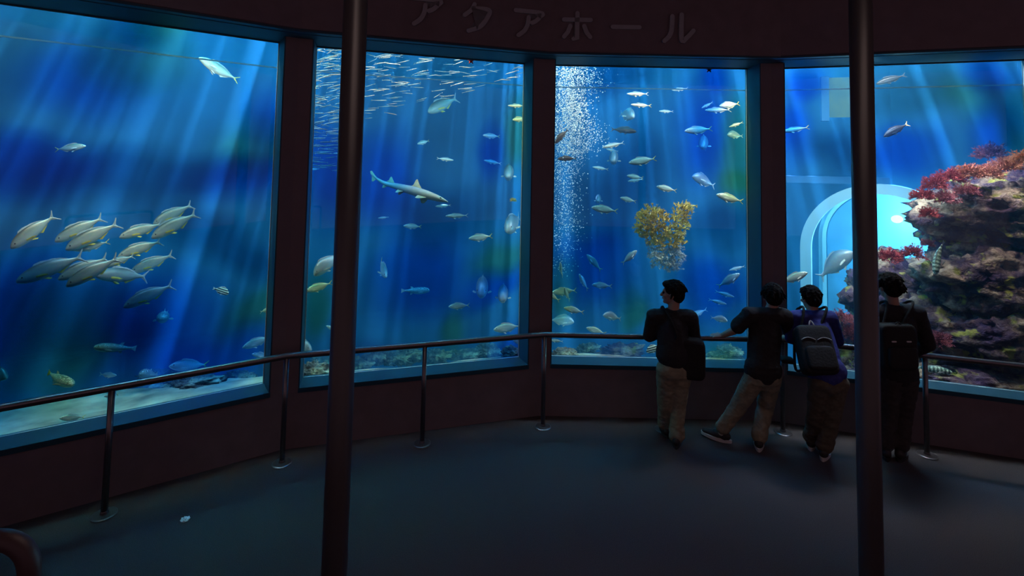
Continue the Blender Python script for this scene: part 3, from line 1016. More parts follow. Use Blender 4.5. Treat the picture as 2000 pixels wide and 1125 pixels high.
JL = [  # left window
 ('jack', 168, 285, 106, 292, 1.5, 1.6, 'slim silver fish with yellow tail alone high in the left window'),
 ('jack', 388, 112, 464, 158, 2.0, 2.2, 'pale white fish pointing up left near the top of the left window'),
 ('striped', 447, 573, 416, 563, 1.6, 1.7, 'small black and white striped fish in the left window'),
 ('puffer', 316, 622, 323, 613, 1.2, 1.75, 'round blue pufferfish facing out, below the shoal of grey fish'),
 ('puffer', 183, 678, 265, 680, .7, .75, 'long pale pufferfish swimming left above the handrail in the left window'),
 ('puffer', 143, 752, 90, 728, .45, .75, 'pale speckled pufferfish with a yellow tail near the left rail post'),
 ('bream', 14, 737, -34, 722, .5, .7, 'pale blue fish cut by the left edge of the picture'),
 ('slim', 228, 733, 193, 731, 1.8, 2.0, 'small blue fish near the bed left of the round pufferfish'),
 ('puffer', 276, 729, 304, 733, 1.2, 1.6, 'dim round pufferfish close above the rail, facing out of the left window'),
 ('jack', 473, 679, 531, 657, .8, .9, 'silver fish at the right edge of the left window, above the rail'),
 ('slim', 492, 691, 533, 700, 1.0, 1.2, 'silver fish just above the rail beside the left pillar'),
 ('slim', 534, 600, 507, 610, 1.5, 1.7, 'small fish at the right edge of the left window of which only the tail shows'),
 ('jack', 203, 774, 231, 770, .35, .4, 'small pale yellow fish behind the leftmost rail post'),
 ('jack', 116, 817, 166, 814, .25, .3, 'thin pale yellow fish low over the sand, bottom of the left window'),
 ('jack', 330, 715, 405, 712, 1.7, 1.9, 'dim blue fish low over the bed, centre bottom of the left window'),
]
J2 = [  # second window
 ('bream', 612, 536, 668, 494, .6, .8, 'large white fish half hidden by the left column'),
 ('jack', 596, 569, 649, 552, .8, .85, 'silver fish with yellow tail below the large white fish'),
 ('slim', 637, 636, 672, 652, 1.0, 1.1, 'small fish mostly hidden behind the left column, head showing'),
 ('bream', 609, 682, 560, 668, .5, .7, 'dim rounded fish at the lower left corner of the second window'),
 ('jack', 755, 541, 741, 508, 1.0, 1.5, 'small fish diving with a yellow tail up, right of the left column'),
 ('puffer', 839, 567, 784, 568, 1.0, 1.0, 'pale pufferfish swimming right in the second window'),
 ('slim', 870, 422, 914, 421, 1.2, 1.2, 'slim silver fish below the shark, swimming left'),
 ('jack', 915, 466, 961, 461, 1.4, 1.4, 'silver fish below the slim one under the snout of the shark'),
 ('jack', 788, 441, 823, 443, 2.4, 2.4, 'dim grey fish below the middle of the shark'),
 ('slim', 738, 426, 760, 424, 3.0, 3.0, 'tiny dim fish below the tail of the shark'),
 ('slim', 850, 403, 881, 401, 2.6, 2.6, 'dim fish right under the snout of the shark'),
 ('bream', 990, 449, 1015, 423, 1.4, 2.0, 'blue bream turning away near the right edge of the second window'),
 ('bream', 940, 573, 944, 545, .8, 1.5, 'blue grey bream seen head on, left of a pair'),
 ('bream', 981, 583, 985, 562, .9, 1.5, 'blue bream seen head on with fins spread, right of a pair'),
 ('jack', 876, 599, 917, 596, 1.2, 1.2, 'silver fish swimming left below the pufferfish of the second window'),
 ('jack', 964, 644, 1016, 636, .7, .8, 'yellowish silver fish just above the rail, left of the middle pillar'),
 ('jack', 1002, 665, 1034, 671, .8, .8, 'fish just below the rail at the right edge of the second window'),
 ('jack', 815, 281, 838, 275, 3.2, 3.3, 'dim greenish fish above the fin of the shark'),
 ('slim', 886, 313, 853, 309, 2.4, 2.4, 'dim fish with a bright back, above and right of the shark'),
 ('slim', 945, 313, 979, 320, 2.6, 2.6, 'dim fish with a pale curved belly right of the shark'),
 ('slim', 992, 206, 1026, 207, 1.2, 1.2, 'upper of two silver fish at the top right of the second window'),
 ('jack', 1001, 234, 1028, 231, 1.2, 1.3, 'lower of two silver fish at the top right of the second window'),
 ('jack', 943, 264, 976, 267, 2.8, 2.8, 'faint fish in the upper right of the second window'),
 ('bream', 992, 342, 996, 333, 2.4, 3.1, 'faint round fish seen head on, above the yellow sprig'),
 ('slim', 604, 331, 624, 330, 2.6, 2.6, 'tiny faint fish under the school in the left strip of the second window'),
 ('grunt', 836, 219, 892, 192, 3.4, 3.8, 'large faint pinkish fish under the school of tiny fish'),
]
J3 = [  # middle window
 ('slim', 1224, 183, 1266, 184, 1.0, 1.0, 'topmost slim fish right of the bubbles, a thin pair with the yellow-tailed one below'),
 ('slim', 1232, 204, 1272, 207, 1.0, 1.0, 'second fish from the top right of the bubbles, with a yellow tail'),
 ('slim', 1287, 217, 1315, 218, 2.0, 2.0, 'dim slim fish right of the yellow-tailed one near the top of the middle window'),
 ('slim', 1312, 176, 1344, 173, 2.2, 2.2, 'faint fish at the water line in the middle window'),
 ('slim', 1370, 211, 1392, 200, 1.4, 1.4, 'leftmost small fish of three at the upper right of the middle window'),
 ('jack', 1405, 207, 1443, 203, 1.0, 1.1, 'fish with an orange yellow back, upper right of the middle window'),
 ('slim', 1377, 215, 1427, 215, .9, .9, 'silver fish directly under the orange-backed one'),
 ('jack', 1337, 256, 1390, 252, .7, .7, 'large silver fish with a white tail, upper right of the middle window'),
 ('slim', 1424, 248, 1451, 239, 1.3, 1.3, 'small greenish fish by the right edge of the middle window'),
 ('bream', 1420, 262, 1451, 266, 2.8, 2.9, 'faint curved fish below the small greenish one'),
 ('bream', 1238, 226, 1211, 222, 2.0, 2.5, 'dim bream with raised fin right of the bubbles'),
 ('dark', 1243, 257, 1193, 252, 1.9, 2.0, 'dark fish with a pale yellow fin right of the bubbles'),
 ('slim', 1176, 288, 1219, 279, 1.3, 1.3, 'slim fish tilted up just right of the bubble column'),
 ('slim', 1184, 291, 1208, 296, 2.6, 2.6, 'faint fish under the tilted slim one'),
 ('slim', 1157, 326, 1188, 331, 2.0, 2.0, 'dim blue fish right of the lower bubble column'),
 ('jack', 1228, 318, 1281, 310, .8, .8, 'dark-backed silver fish with yellow fins, the largest in the centre left'),
 ('bream', 1197, 312, 1202, 304, 2.2, 2.8, 'dim orange-brown fish facing out right of the bubbles'),
 ('jack', 1224, 343, 1256, 348, 1.4, 1.4, 'greenish fish below the large dark-backed one'),
 ('slim', 1226, 354, 1256, 350, 2.3, 2.3, 'faint fish like a shadow under the greenish one'),
 ('jack', 1211, 386, 1242, 394, 1.4, 1.4, 'greenish fish left above the yellow coral'),
 ('jack', 1155, 405, 1206, 413, .8, .8, 'pale silver fish left of the yellow coral'),
 ('jack', 1282, 364, 1321, 373, 1.0, 1.0, 'pale silver fish above the yellow coral'),
 ('bream', 1353, 342, 1396, 364, 1.9, 2.1, 'dim blue bream heading up left at the right of the middle window'),
 ('jack', 1399, 380, 1450, 394, .7, .75, 'silver fish with a bright yellow tail right of the yellow coral'),
 ('bream', 1372, 284, 1378, 274, 2.3, 2.9, 'dim fish facing out below the large silver fish with a white tail'),
 ('bream', 1168, 391, 1170, 386, 2.8, 3.2, 'tiny dim round fish above the pale silver fish left of the yellow coral'),
 ('jack', 1146, 497, 1174, 528, .8, .8, 'silver fish heading steeply up, left of the one heading up right'),
 ('jack', 1244, 489, 1215, 515, .7, .7, 'silver fish heading up right, left of the yellow coral base'),
 ('jack', 1094, 512, 1097, 539, .6, .8, 'yellowish fish upright in the bubbles, nearest the middle pillar'),
 ('jack', 1131, 535, 1147, 566, .8, .9, 'pale yellow fish standing upright with its head up'),
 ('jack', 1156, 556, 1195, 559, .8, .8, 'silver fish swimming level right of the upright pale yellow one'),
 ('jack', 1078, 571, 1126, 567, 1.0, 1.0, 'pale fish swimming left behind the upright small one near the middle pillar'),
 ('jack', 1102, 561, 1111, 586, .7, .9, 'small upright fish crossing in front of a level one near the middle pillar'),
 ('jack', 1060, 568, 1093, 587, .6, .6, 'yellow fish half hidden by the middle pillar'),
 ('jack', 1101, 601, 1140, 610, .7, .7, 'yellowish silver fish low in the middle window, third above the rail'),
 ('bream', 1178, 614, 1213, 623, .8, .85, 'deep-bodied silver fish second above the rail in the middle window'),
 ('jack', 1145, 640, 1183, 652, .7, .7, 'yellow-green fish just touching the top of the rail in the middle window'),
 ('bream', 1121, 627, 1072, 625, 2.6, 2.7, 'dim blue fish low by the middle pillar'),
 ('jack', 1445, 534, 1402, 560, .6, .6, 'pale silver fish heading up right beside the person leaning on the rail'),
 ('slim', 1434, 580, 1397, 569, .8, .8, 'green-backed fish below the pale one that heads up right'),
 ('slim', 1419, 594, 1384, 585, .9, .9, 'green-backed fish, lower of two near the leaning person'),
 ('bream', 1421, 626, 1388, 620, .8, .9, 'pinkish grey bream swimming right above the hand on the rail'),
 ('slim', 1424, 528, 1455, 520, 2.0, 2.0, 'faint fish above the pale one that heads up right'),
 ('striped', 1262, 686, 1293, 677, .5, .5, 'yellow and black striped fish beside the first person, below the rail'),
 ('slim', 1072, 664, 1100, 667, .6, .6, 'thin sliver of a fish just under the rail by the middle pillar'),
 ('slim', 1345, 620, 1380, 604, 2.4, 2.6, 'faint blue fish between the two persons on the left'),
]
J4 = [  # right window
 ('slim', 1526, 257, 1580, 249, .7, .7, 'silver fish with a yellow tail at the left edge of the right window'),
 ('dark', 1711, 164, 1769, 147, 2.2, 2.2, 'dark fish at the water line right of the right column'),
 ('dark', 1726, 267, 1773, 242, .9, 1.0, 'dark fish with an orange tail above the tunnel'),
 ('jack', 1577, 532, 1524, 553, .6, .6, 'pale silver fish over the head of the person in the blue jacket'),
 ('bream', 1664, 489, 1600, 543, 2.0, 2.1, 'big blue bream in front of the tunnel arch'),
 ('spotted', 1827, 536, 1834, 470, .45, .6, 'pale banded fish hanging head down against the reef'),
 ('spotted', 1860, 727, 1789, 717, .25, .35, 'green banded fish resting below the rail on the right'),
 ('dark', 1084, 280, 1109, 253, .5, .6, 'dark fish heading down in front of the bubbles'),
 ('dark', 1089, 310, 1126, 310, .8, .8, 'dark fish swimming level in front of the bubbles'),
]
for grp in (JL, J2, J3, J4):
    for a in grp:
        L = sqrt((a[1] - a[3]) ** 2 + (a[2] - a[4]) ** 2)
        dim = a[5] > 1.7
        t = M_fin_tan if 'orange tail' in a[7] else M_fin_yel if 'yellow tail' in a[7] else None
        fish(*a[:7], a[7], None, not (dim or L < 24), 0, None, t)

# ------------------------------------------------------------------ the shark
M_shark = fish_mat('grey tan shark skin', (0.50, 0.42, 0.34), (0.72, 0.58, 0.42), (0.95, 0.86, 0.66), rough=0.45, metal=0.0)
sh = [(0.50, 0.002, -0.008, 0.010), (0.47, 0.014, -0.016, 0.028), (0.42, 0.030, -0.026, 0.042), (0.34, 0.045, -0.034, 0.052), (0.24, 0.056, -0.042, 0.056), (0.12, 0.060, -0.044, 0.054),
      (0.0, 0.054, -0.040, 0.046), (-0.12, 0.042, -0.032, 0.036), (-0.24, 0.030, -0.024, 0.025), (-0.34, 0.022, -0.017, 0.016), (-0.43, 0.014, -0.010, 0.009), (-0.50, 0.006, -0.004, 0.004)]
def sb(x): return 0.0
bm = bmesh.new()
body_bm(bm, sh, 0.0, 18, 3)
for v in bm.verts:
    if v.co.x < -0.28: v.co.z += (-0.28 - v.co.x) ** 1.4 * 0.55
    if v.co.x < 0.1: v.co.y += (0.1 - v.co.x) ** 2 * 0.16
def shx(q):
    return V((q.x, q.y + (max(0, 0.1 - q.x)) ** 2 * 0.16, q.z + (max(0, -0.28 - q.x) ** 1.4 * 0.55)))
shark = mesh_from('shark', bm, M_shark, None, True)
def sfin(nm, outline, base, xf=shx, t=0.007, m=M_fin_tan):
    b = bmesh.new()
    fan(b, outline, base, t, 0, xf)
    return mesh_from(nm, b, m, shark)
sfin('dorsal_fin', [(0.17, 0.050), (0.11, 0.105), (0.075, 0.150), (0.060, 0.140), (0.050, 0.075), (0.025, 0.052), (0.04, 0.045)], (0.10, 0.06))
sfin('dorsal_fin', [(-0.17, 0.033), (-0.21, 0.075), (-0.235, 0.100), (-0.248, 0.09), (-0.253, 0.05), (-0.275, 0.032), (-0.25, 0.022)], (-0.22, 0.035))
sfin('anal_fin', [(-0.24, -0.020), (-0.275, -0.050), (-0.30, -0.056), (-0.298, -0.018)], (-0.27, -0.018))
sfin('tail_fin', [(-0.40, 0.012), (-0.46, 0.028), (-0.505, 0.040), (-0.525, 0.020), (-0.505, -0.002), (-0.49, -0.006), (-0.475, -0.014), (-0.455, -0.060), (-0.435, -0.052), (-0.41, -0.010)], (-0.44, 0.002))
for s in (-1, 1):
    sfin('pectoral_fin', [(0.26, 0), (0.20, -0.115), (0.165, -0.125), (0.155, -0.02), (0.17, 0)], (0.205, -0.03), lambda q, s=s: V((q.x, s * (0.045 - q.z * 0.85) + q.y, -0.028 + q.z * 0.42)))
    sfin('pelvic_fin', [(-0.03, 0), (-0.08, -0.055), (-0.105, -0.058), (-0.10, 0)], (-0.075, -0.012), lambda q, s=s: V((shx(q).x, shx(q).y + s * (0.026 - q.z * 0.6), -0.030 + q.z * 0.7)))
    b = bmesh.new()
    bmesh.ops.create_uvsphere(b, u_segments=10, v_segments=8, radius=0.009, matrix=Matrix.Translation((0.415, s * 0.041, 0.012)) @ Matrix.Diagonal((1.3, 0.5, 0.7, 1)))
    mesh_from('eye', b, M_eye, shark, True)
orient(shark, beyond(875, 394, 0.55), beyond(717, 348, 1.0), -16)
tag(shark, 'slender grey brown shark with tan fins swimming right in the second window', 'shark')

# ------------------------------------------------------------------ the school of tiny fish under the surface
bm = bmesh.new()
body_bm(bm, [(0.5, 0.0, -0.008, 0.008), (0.4, 0.021, -0.028, 0.020), (0.2, 0.033, -0.041, 0.026), (-0.1, 0.027, -0.033, 0.021), (-0.33, 0.013, -0.013, 0.009), (-0.39, 0.009, -0.009, 0.006)], 0.02, 8, 1)
fan(bm, [(-0.37, 0.008), (-0.5, 0.055), (-0.45, 0), (-0.5, -0.055), (-0.37, -0.008)], (-0.4, 0), 0.006)
M_sard = fish_mat('sardine skin', (0.05, 0.08, 0.09), (0.22, 0.27, 0.28), (0.60, 0.64, 0.64), metal=0.3, rough=0.25)
o = mesh_from('sardine', bm, M_sard, None, True)
sard = o.data
bpy.data.objects.remove(o)
rnd = random.Random(11)
cnt = 0
SPOTS = []
while cnt < 290:
    if rnd.random() < 0.42: u, v = rnd.uniform(606, 668), rnd.uniform(94, 335)
    else: u, v = rnd.uniform(712, 1024), rnd.uniform(104, 240)
    lim = 338 if u < 680 else 238 - (u - 712) * 0.27 if u < 860 else 198 - (u - 860) * 0.32
    if v > lim or v < 90 + (u - 610) * 0.088: continue
    if v > lim - 50 and rnd.random() < 0.55: continue
    mm = rnd.uniform(0.5, 2.1)
    L = rnd.uniform(0.14, 0.22)
    c = beyond(u, v, mm)
    if any((c - q).length < 0.105 for q in SPOTS): continue
    SPOTS.append(c)
    tilt = radians(rnd.gauss(7, 9)) if v < 240 else radians(rnd.gauss(0, 6))
    yw = radians(rnd.gauss(5, 18))
    dv = V((cos(tilt) * cos(yw), cos(tilt) * sin(yw), sin(tilt))) * (-1 if rnd.random() < 0.3 else 1)
    o = bpy.data.objects.new('sardine', sard)
    COL.objects.link(o)
    orient(o, c + dv * L / 2, c - dv * L / 2, rnd.uniform(-25, 25))
    tag(o, 'tiny silver fish in the dense school under the surface of the second window', 'fish', 'school of tiny silver fish')
    cnt += 1

# ================================================================== reef, corals, bubbles, tunnel
def rock_mat(name, cols, scale=2.2, patch=(0.44, 0.38, 0.10)):
    m = bpy.data.materials.new(name)
    m.use_nodes = True
    nt = m.node_tree
    b = nt.nodes['Principled BSDF']
    b.inputs['Roughness'].default_value = 0.9
    b.inputs['Specular IOR Level'].default_value = 0.15
    tc = nt.nodes.new('ShaderNodeTexCoord')
    n1 = nt.nodes.new('ShaderNodeTexNoise')
    n1.inputs['Scale'].default_value = scale
    n1.inputs['Detail'].default_value = 8
    n1.inputs['Roughness'].default_value = 0.65
    nt.links.new(tc.outputs['Object'], n1.inputs['Vector'])
    rp = nt.nodes.new('ShaderNodeValToRGB')
    e = rp.color_ramp.elements
    n = len(cols)
    e[0].position, e[0].color = 0.30, (*cols[0], 1)
    e[1].position, e[1].color = 0.66, (*cols[-1], 1)
    for k in range(1, n - 1):
        q = e.new(0.30 + 0.36 * k / (n - 1))
        q.color = (*cols[k], 1)
    nt.links.new(n1.outputs['Fac'], rp.inputs[0])
    n2 = nt.nodes.new('ShaderNodeTexNoise')
    n2.inputs['Scale'].default_value = 5.5
    n2.inputs['Detail'].default_value = 6
    nt.links.new(tc.outputs['Object'], n2.inputs['Vector'])
    r2 = nt.nodes.new('ShaderNodeValToRGB')
    r2.color_ramp.elements[0].position = 0.58
    r2.color_ramp.elements[1].position = 0.66
    nt.links.new(n2.outputs['Fac'], r2.inputs[0])
    mx = nt.nodes.new('ShaderNodeMix')
    mx.data_type = 'RGBA'
    nt.links.new(r2.outputs[0], mx.inputs[0])
    nt.links.new(rp.outputs[0], mx.inputs[6])
    mx.inputs[7].default_value = (*patch, 1)
    nt.links.new(mx.outputs[2], b.inputs['Base Color'])
    n3 = nt.nodes.new('ShaderNodeTexNoise')
    n3.inputs['Scale'].default_value = 14
    n3.inputs['Detail'].default_value = 6
    nt.links.new(tc.outputs['Object'], n3.inputs['Vector'])
    bn = nt.nodes.new('ShaderNodeBump')
    bn.inputs['Strength'].default_value = 0.9
    bn.inputs['Distance'].default_value = 0.05
    nt.links.new(n3.outputs['Fac'], bn.inputs['Height'])
    nt.links.new(bn.outputs['Normal'], b.inputs['Normal'])
    return m
M_rock = rock_mat('encrusted reef rock', [(0.045, 0.03, 0.09), (0.085, 0.045, 0.11), (0.15, 0.085, 0.11), (0.44, 0.29, 0.23), (0.72, 0.52, 0.38)])
M_rock2 = rock_mat('pale bed rock', [(0.05, 0.045, 0.06), (0.14, 0.13, 0.13), (0.42, 0.40, 0.30)], 7, (0.60, 0.58, 0.42))

def rock(c, r, seed, label, name='reef_rock', m=None, sub=5, amp=0.34, group=None):
    bm = bmesh.new()
    bmesh.ops.create_icosphere(bm, subdivisions=sub, radius=1)
    r = V(r)
    o_ = V((seed * 7.3, seed * 3.1, seed * 1.7))
    big = max(r)
    for v in bm.verts:
        n = v.co.copy()
        p = V((n.x * r.x, n.y * r.y, n.z * r.z))
        q = V((p.x * 1.6, p.y * 1.6, p.z * 3.2)) / max(0.35, min(1.0, big)) + o_
        d = 0.62 * noise.noise(q) + 0.55 * (0.4 - abs(noise.noise(q * 2.3))) + 0.34 * (0.3 - abs(noise.noise(q * 4.7))) + (0.24 * noise.noise(q * 9) + 0.14 * noise.noise(q * 19) if sub > 4 else 0.2 * noise.noise(q * 9))
        v.co = p * (1 + amp * d) + n * (amp * 0.35 * d * min(r))
    o = mesh_from(name, bm, m or M_rock, None, True)
    o.location = c
    tag(o, label, 'rock', group)
    return o

def rock_px(u, v, back, ru, rv, rd, seed, label, **k):
    c = beyond(u, v, back)
    s = (c - EYE).dot(FWD) / F
    return rock(c, (ru * s, rd, rv * s), seed, label, **k)

REEF = [
    rock_px(1985, 425, 1.55, 160, 85, 0.75, 1, 'overhanging upper block of the reef crowned with red corals', amp=0.40),
    rock_px(1955, 545, 1.25, 150, 92, 0.60, 2, 'middle block of the reef with tan and olive ledges, behind the person in black'),
    rock_px(1985, 655, 0.95, 135, 70, 0.42, 3, 'lower right block of the reef, just above the rail'),
    rock_px(1850, 650, 1.15, 105, 78, 0.45, 4, 'lower left block of the reef, purple and shaded'),
    rock_px(1760, 590, 1.50, 90, 85, 0.5, 5, 'reef block behind the person in the black jacket, carrying a low red coral patch'),
    rock_px(1660, 700, 1.05, 75, 75, 0.4, 6, 'small reef block between the blue jacket and the right column'),
    rock_px(1950, 755, 0.50, 140, 30, 0.22, 7, 'flat reef block along the bottom of the right window', amp=0.5),
    rock_px(1745, 735, 0.75, 95, 45, 0.3, 8, 'low reef block at the foot of the reef behind the right column', amp=0.45),
]
reef = empty('reef', beyond(1850, 755, 0.9))
tag(reef, 'large encrusted rock reef filling the right window', 'reef')
for r_ in REEF:
    del r_['label'], r_['category']
    r_.name = 'reef_block'
    r_.parent = reef
    r_.location = V(r_.location) - V(reef.location)

# stones lying on the bed
BEDST = [(704, 713, .45, 20, 12, 'yellowish lit stone on the bed right of the left column'), (731, 697, .8, 18, 12, 'pale jagged stone behind the yellowish one'),
         (770, 700, .9, 26, 12, 'brown stone pile under the rail of the second window'), (800, 690, 1.2, 20, 12, 'pale stone left of the post in the second window'),
         (852, 697, .8, 26, 12, 'stone just right of the post in the second window'), (905, 694, .6, 30, 8, 'long flat blue stone right of the post in the second window'),
         (955, 686, .7, 22, 11, 'greenish pale stone near the right end of the second window'), (612, 728, .5, 26, 15, 'pale green stone at the lower left of the second window'),
         (640, 712, .9, 22, 12, 'blue stone half behind the left column'), (1000, 690, .5, 14, 9, 'small stone at the lower right corner of the second window'),
         (1095, 692, .5, 24, 7, 'flat yellowish stone in the lower left corner of the middle window'), (1146, 681, 1.2, 22, 8, 'dim stone on the bed left in the middle window'),
         (1212, 684, 1.0, 34, 12, 'purple encrusted stone heap in the middle window under the rail'), (1420, 690, .8, 28, 10, 'dim stone under the rail right of the leaning hand'),
         (380, 745, .8, 36, 9, 'brown lump of weed covered stone on the sand of the left window'), (330, 738, 1.1, 36, 11, 'dim stone on the sand under the rail in the left window'),
         (300, 752, .5, 22, 5, 'small dark stone just under the rail in the left window'), (470, 735, .6, 22, 8, 'blue stone at the right of the sand in the left window')]
for k, (u, v, m_, ru, rv, lab) in enumerate(BEDST):
    _, m_ = bed_hit(u, v + rv * 0.5)
    o = rock_px(u, v, m_, ru, rv, ru * 0.004, 20 + k, lab, name='stone', m=M_rock2 if k not in (12,) else M_rock, sub=5, amp=1.0)

# ---- soft corals: bushes of forked twigs
def coral_mat(name, c1, c2):
    m = bpy.data.materials.new(name)
    m.use_nodes = True
    nt = m.node_tree
    b = nt.nodes['Principled BSDF']
    b.inputs['Roughness'].default_value = 0.8
    tc = nt.nodes.new('ShaderNodeTexCoord')
    nz = nt.nodes.new('ShaderNodeTexNoise')
    nz.inputs['Scale'].default_value = 5
    nz.inputs['Detail'].default_value = 3
    nt.links.new(tc.outputs['Object'], nz.inputs['Vector'])
    rp = nt.nodes.new('ShaderNodeValToRGB')
    rp.color_ramp.elements[0].position, rp.color_ramp.elements[0].color = 0.35, (*c1, 1)
    rp.color_ramp.elements[1].position, rp.color_ramp.elements[1].color = 0.65, (*c2, 1)
    nt.links.new(nz.outputs['Fac'], rp.inputs[0])
    nt.links.new(rp.outputs[0], b.inputs['Base Color'])
    return m
M_red = coral_mat('crimson coral', (0.42, 0.03, 0.05), (0.72, 0.10, 0.10))
M_pink = coral_mat('orange red coral', (0.70, 0.14, 0.10), (0.90, 0.34, 0.20))
M_yel = coral_mat('yellow coral', (0.85, 0.45, 0.05), (1.0, 0.72, 0.16))
M_wht = coral_mat('pale lower coral', (0.45, 0.42, 0.40), (0.75, 0.72, 0.62))
M_purp = coral_mat('dull red coral', (0.30, 0.05, 0.09), (0.52, 0.12, 0.14))

def twig(bm, a, d, L, r, rnd, depth=0):
    """a bent, tapering three-sided twig with side branches"""
    x = d.cross(V((0, 0, 1)) if abs(d.z) < 0.9 else V((1, 0, 0))).normalized()
    y = d.cross(x)
    b = a + d * L * 0.55 + (x * rnd.uniform(-1, 1) + y * rnd.uniform(-1, 1)) * L * 0.12
    c = a + d * L + (x * rnd.uniform(-1, 1) + y * rnd.uniform(-1, 1)) * L * 0.3
    R = []
    for p, q in ((a, r), (b, r * 0.8)):
        R.append([bm.verts.new(p + (x * cos(2.094 * j) + y * sin(2.094 * j)) * q) for j in range(3)])
    t = bm.verts.new(c)
    for j in range(3):
        bm.faces.new((R[0][j], R[0][(j + 1) % 3], R[1][(j + 1) % 3], R[1][j]))
        bm.faces.new((R[1][j], R[1][(j + 1) % 3], t))
    if depth > 0:
        for k in range(rnd.choice((2, 3))):
            e = (d + (x * rnd.uniform(-1, 1) + y * rnd.uniform(-1, 1)) * 1.0).normalized()
            twig(bm, a.lerp(b, rnd.uniform(0.4, 1.0)), e, L * rnd.uniform(0.5, 0.75), r * 0.7, rnd, depth - 1)

def bush(seed, n=260, r=0.010):
    rnd = random.Random(seed)
    bm = bmesh.new()
    for k in range(n):
        th = rnd.uniform(0, 2 * pi)
        el = math.asin(rnd.uniform(-0.25, 1))
        d = V((cos(th) * cos(el), sin(th) * cos(el), sin(el)))
        lump = 0.75 + 0.35 * noise.noise(d * 2.2 + V((seed, 0, 0)))
        a = d * rnd.uniform(0.15, 0.62) * lump
        twig(bm, a, (d + V((rnd.uniform(-.5, .5), rnd.uniform(-.5, .5), rnd.uniform(-.3, .5)))).normalized(), rnd.uniform(0.22, 0.40) * lump, r * rnd.uniform(1.2, 2.2), rnd, 2)
    o = mesh_from('red_coral', bm, None)
    me = o.data
    bpy.data.objects.remove(o)
    return me
BUSH = [bush(s) for s in (1, 2, 3)]
def coral(u, v, m, rpx, mt, label, k, squash=0.85, grp=None, name='red_coral'):
    c = beyond(u, v, m)
    s = rpx * (c - EYE).dot(FWD) / F
    me = BUSH[k % 3].copy()
    me.materials.clear()
    me.materials.append(mt)
    o = bpy.data.objects.new(name, me)
    COL.objects.link(o)
    o.location = c
    o.rotation_euler = (0, 0, k * 1.9)
    o.scale = (s, s * 0.9, s * squash)
    tag(o, label, 'coral', grp)
    return o
RC = 'red corals on the reef'
CR = [(1802, 385, 0.70, 36, M_red, 'crimson coral at the left tip of the reef crown, in front of the tunnel light'),
      (1814, 420, 0.62, 30, M_red, 'crimson coral hanging under the left tip of the reef crown'),
      (1825, 364, 0.75, 42, M_red, 'second crimson coral from the left tip of the reef crown'),
      (1858, 350, 0.80, 42, M_red, 'crimson coral tuft left of the paler ones on the reef crown'),
      (1848, 392, 0.62, 36, M_purp, 'dull red coral under the crown, right of the hanging one'),
      (1893, 342, 0.80, 44, M_pink, 'pale red coral in the middle of the reef crown'),
      (1890, 376, 0.65, 34, M_purp, 'dull red coral below the middle of the reef crown'),
      (1932, 342, 0.80, 42, M_pink, 'pale red coral right of the middle of the reef crown'),
      (1968, 328, 0.85, 44, M_pink, 'orange red coral near the right edge on the reef crown'),
      (2003, 314, 0.85, 44, M_pink, 'orange red coral cut by the right edge of the picture'),
      (1935, 304, 1.8, 44, M_purp, 'dim red coral behind the reef crown on the right'),
      (1815, 458, 1.35, 20, M_red, 'small dark red sprig hanging beside the tunnel light'),
      (1738, 505, 0.75, 40, M_red, 'red coral patch just right of the right column, over the last person'),
      (1782, 498, 0.75, 36, M_red, 'red coral patch between the last person and the banded fish'),
      (1812, 478, 0.80, 22, M_purp, 'small red coral by the tail of the banded fish'),
      (1642, 625, 0.70, 38, M_purp, 'dull red coral rising beside the blue jacket'),
      (1668, 655, 0.60, 38, M_purp, 'dull red coral half behind the right column'),
      (1835, 668, 0.45, 40, M_purp, 'purple red coral behind the elbow of the last person')]
for k, (u, v, m_, r_, mt, lab) in enumerate(CR):
    coral(u, v, m_, r_, mt, lab, k, 0.85, RC)
coral(1002, 392, 1.5, 12, M_yel, 'small yellow sprig of coral near the right edge of the second window', 1, 0.7, None, 'yellow_coral')

# red blobs clinging to the top edge of the panes
M_star = mat('red starfish', (0.65, 0.06, 0.04), 0.7, noise_scale=30, amt=0.2)
for u, v, lab in ((920, 119, 'small red creature clinging to the top edge of the second window'), (1385, 136, 'small dark red creature at the top edge of the middle window')):
    bm = bmesh.new()
    for k in range(5):
        a = 2 * pi * k / 5 + 0.3
        tube(bm, [(0, 0, 0), (0.022 * cos(a), 0, 0.022 * sin(a)), (0.042 * cos(a), 0, 0.042 * sin(a))], [0.014, 0.010, 0.003], 8)
    o = mesh_from('starfish', bm, M_star, None, True)
    o.location = beyond(u, v, 0.03)
    tag(o, lab, 'starfish')

# ---- the yellow coral: two lobes over a pale foot
def in_yel(x, z):
    """outline in units of 50 px about (1300, 455), z up"""
    if z < -0.2: return abs(x) < 0.62 - 0.18 * max(0, -z - 0.6) and z > -1.35
    left = (x + 0.52) ** 2 / 0.36 + (z - 0.32) ** 2 / 0.42 < 1
    right = abs(x - (0.42 + 0.33 * (z - 0.1))) < 0.26 and z < 1.12
    core = abs(x) < 0.62 and z < 0.22
    return left or right or core
rnd = random.Random(5)
yc = beyond(1300, 455, 0.9)
ys = 50 * (yc - EYE).dot(FWD) / F
bm, bm2 = bmesh.new(), bmesh.new()
n = 0
while n < 1000:
    x, z = rnd.uniform(-1.2, 1.1), rnd.uniform(-1.4, 1.15)
    if not in_yel(x, z): continue
    y = rnd.uniform(-0.4, 0.4)
    d = V((x * 0.5 + rnd.uniform(-.7, .7), rnd.uniform(-.8, .8), z * 0.35 + rnd.uniform(-.3, .9))).normalized()
    low = z + 0.25 * noise.noise(V((x * 3, z * 3, 0))) < -0.45
    twig(bm2 if low else bm, V((x, y, z)) * ys, d, ys * rnd.uniform(0.14, 0.26), ys * rnd.uniform(0.016, 0.028) * (0.7 if low else 1), rnd, 2)
    n += 1
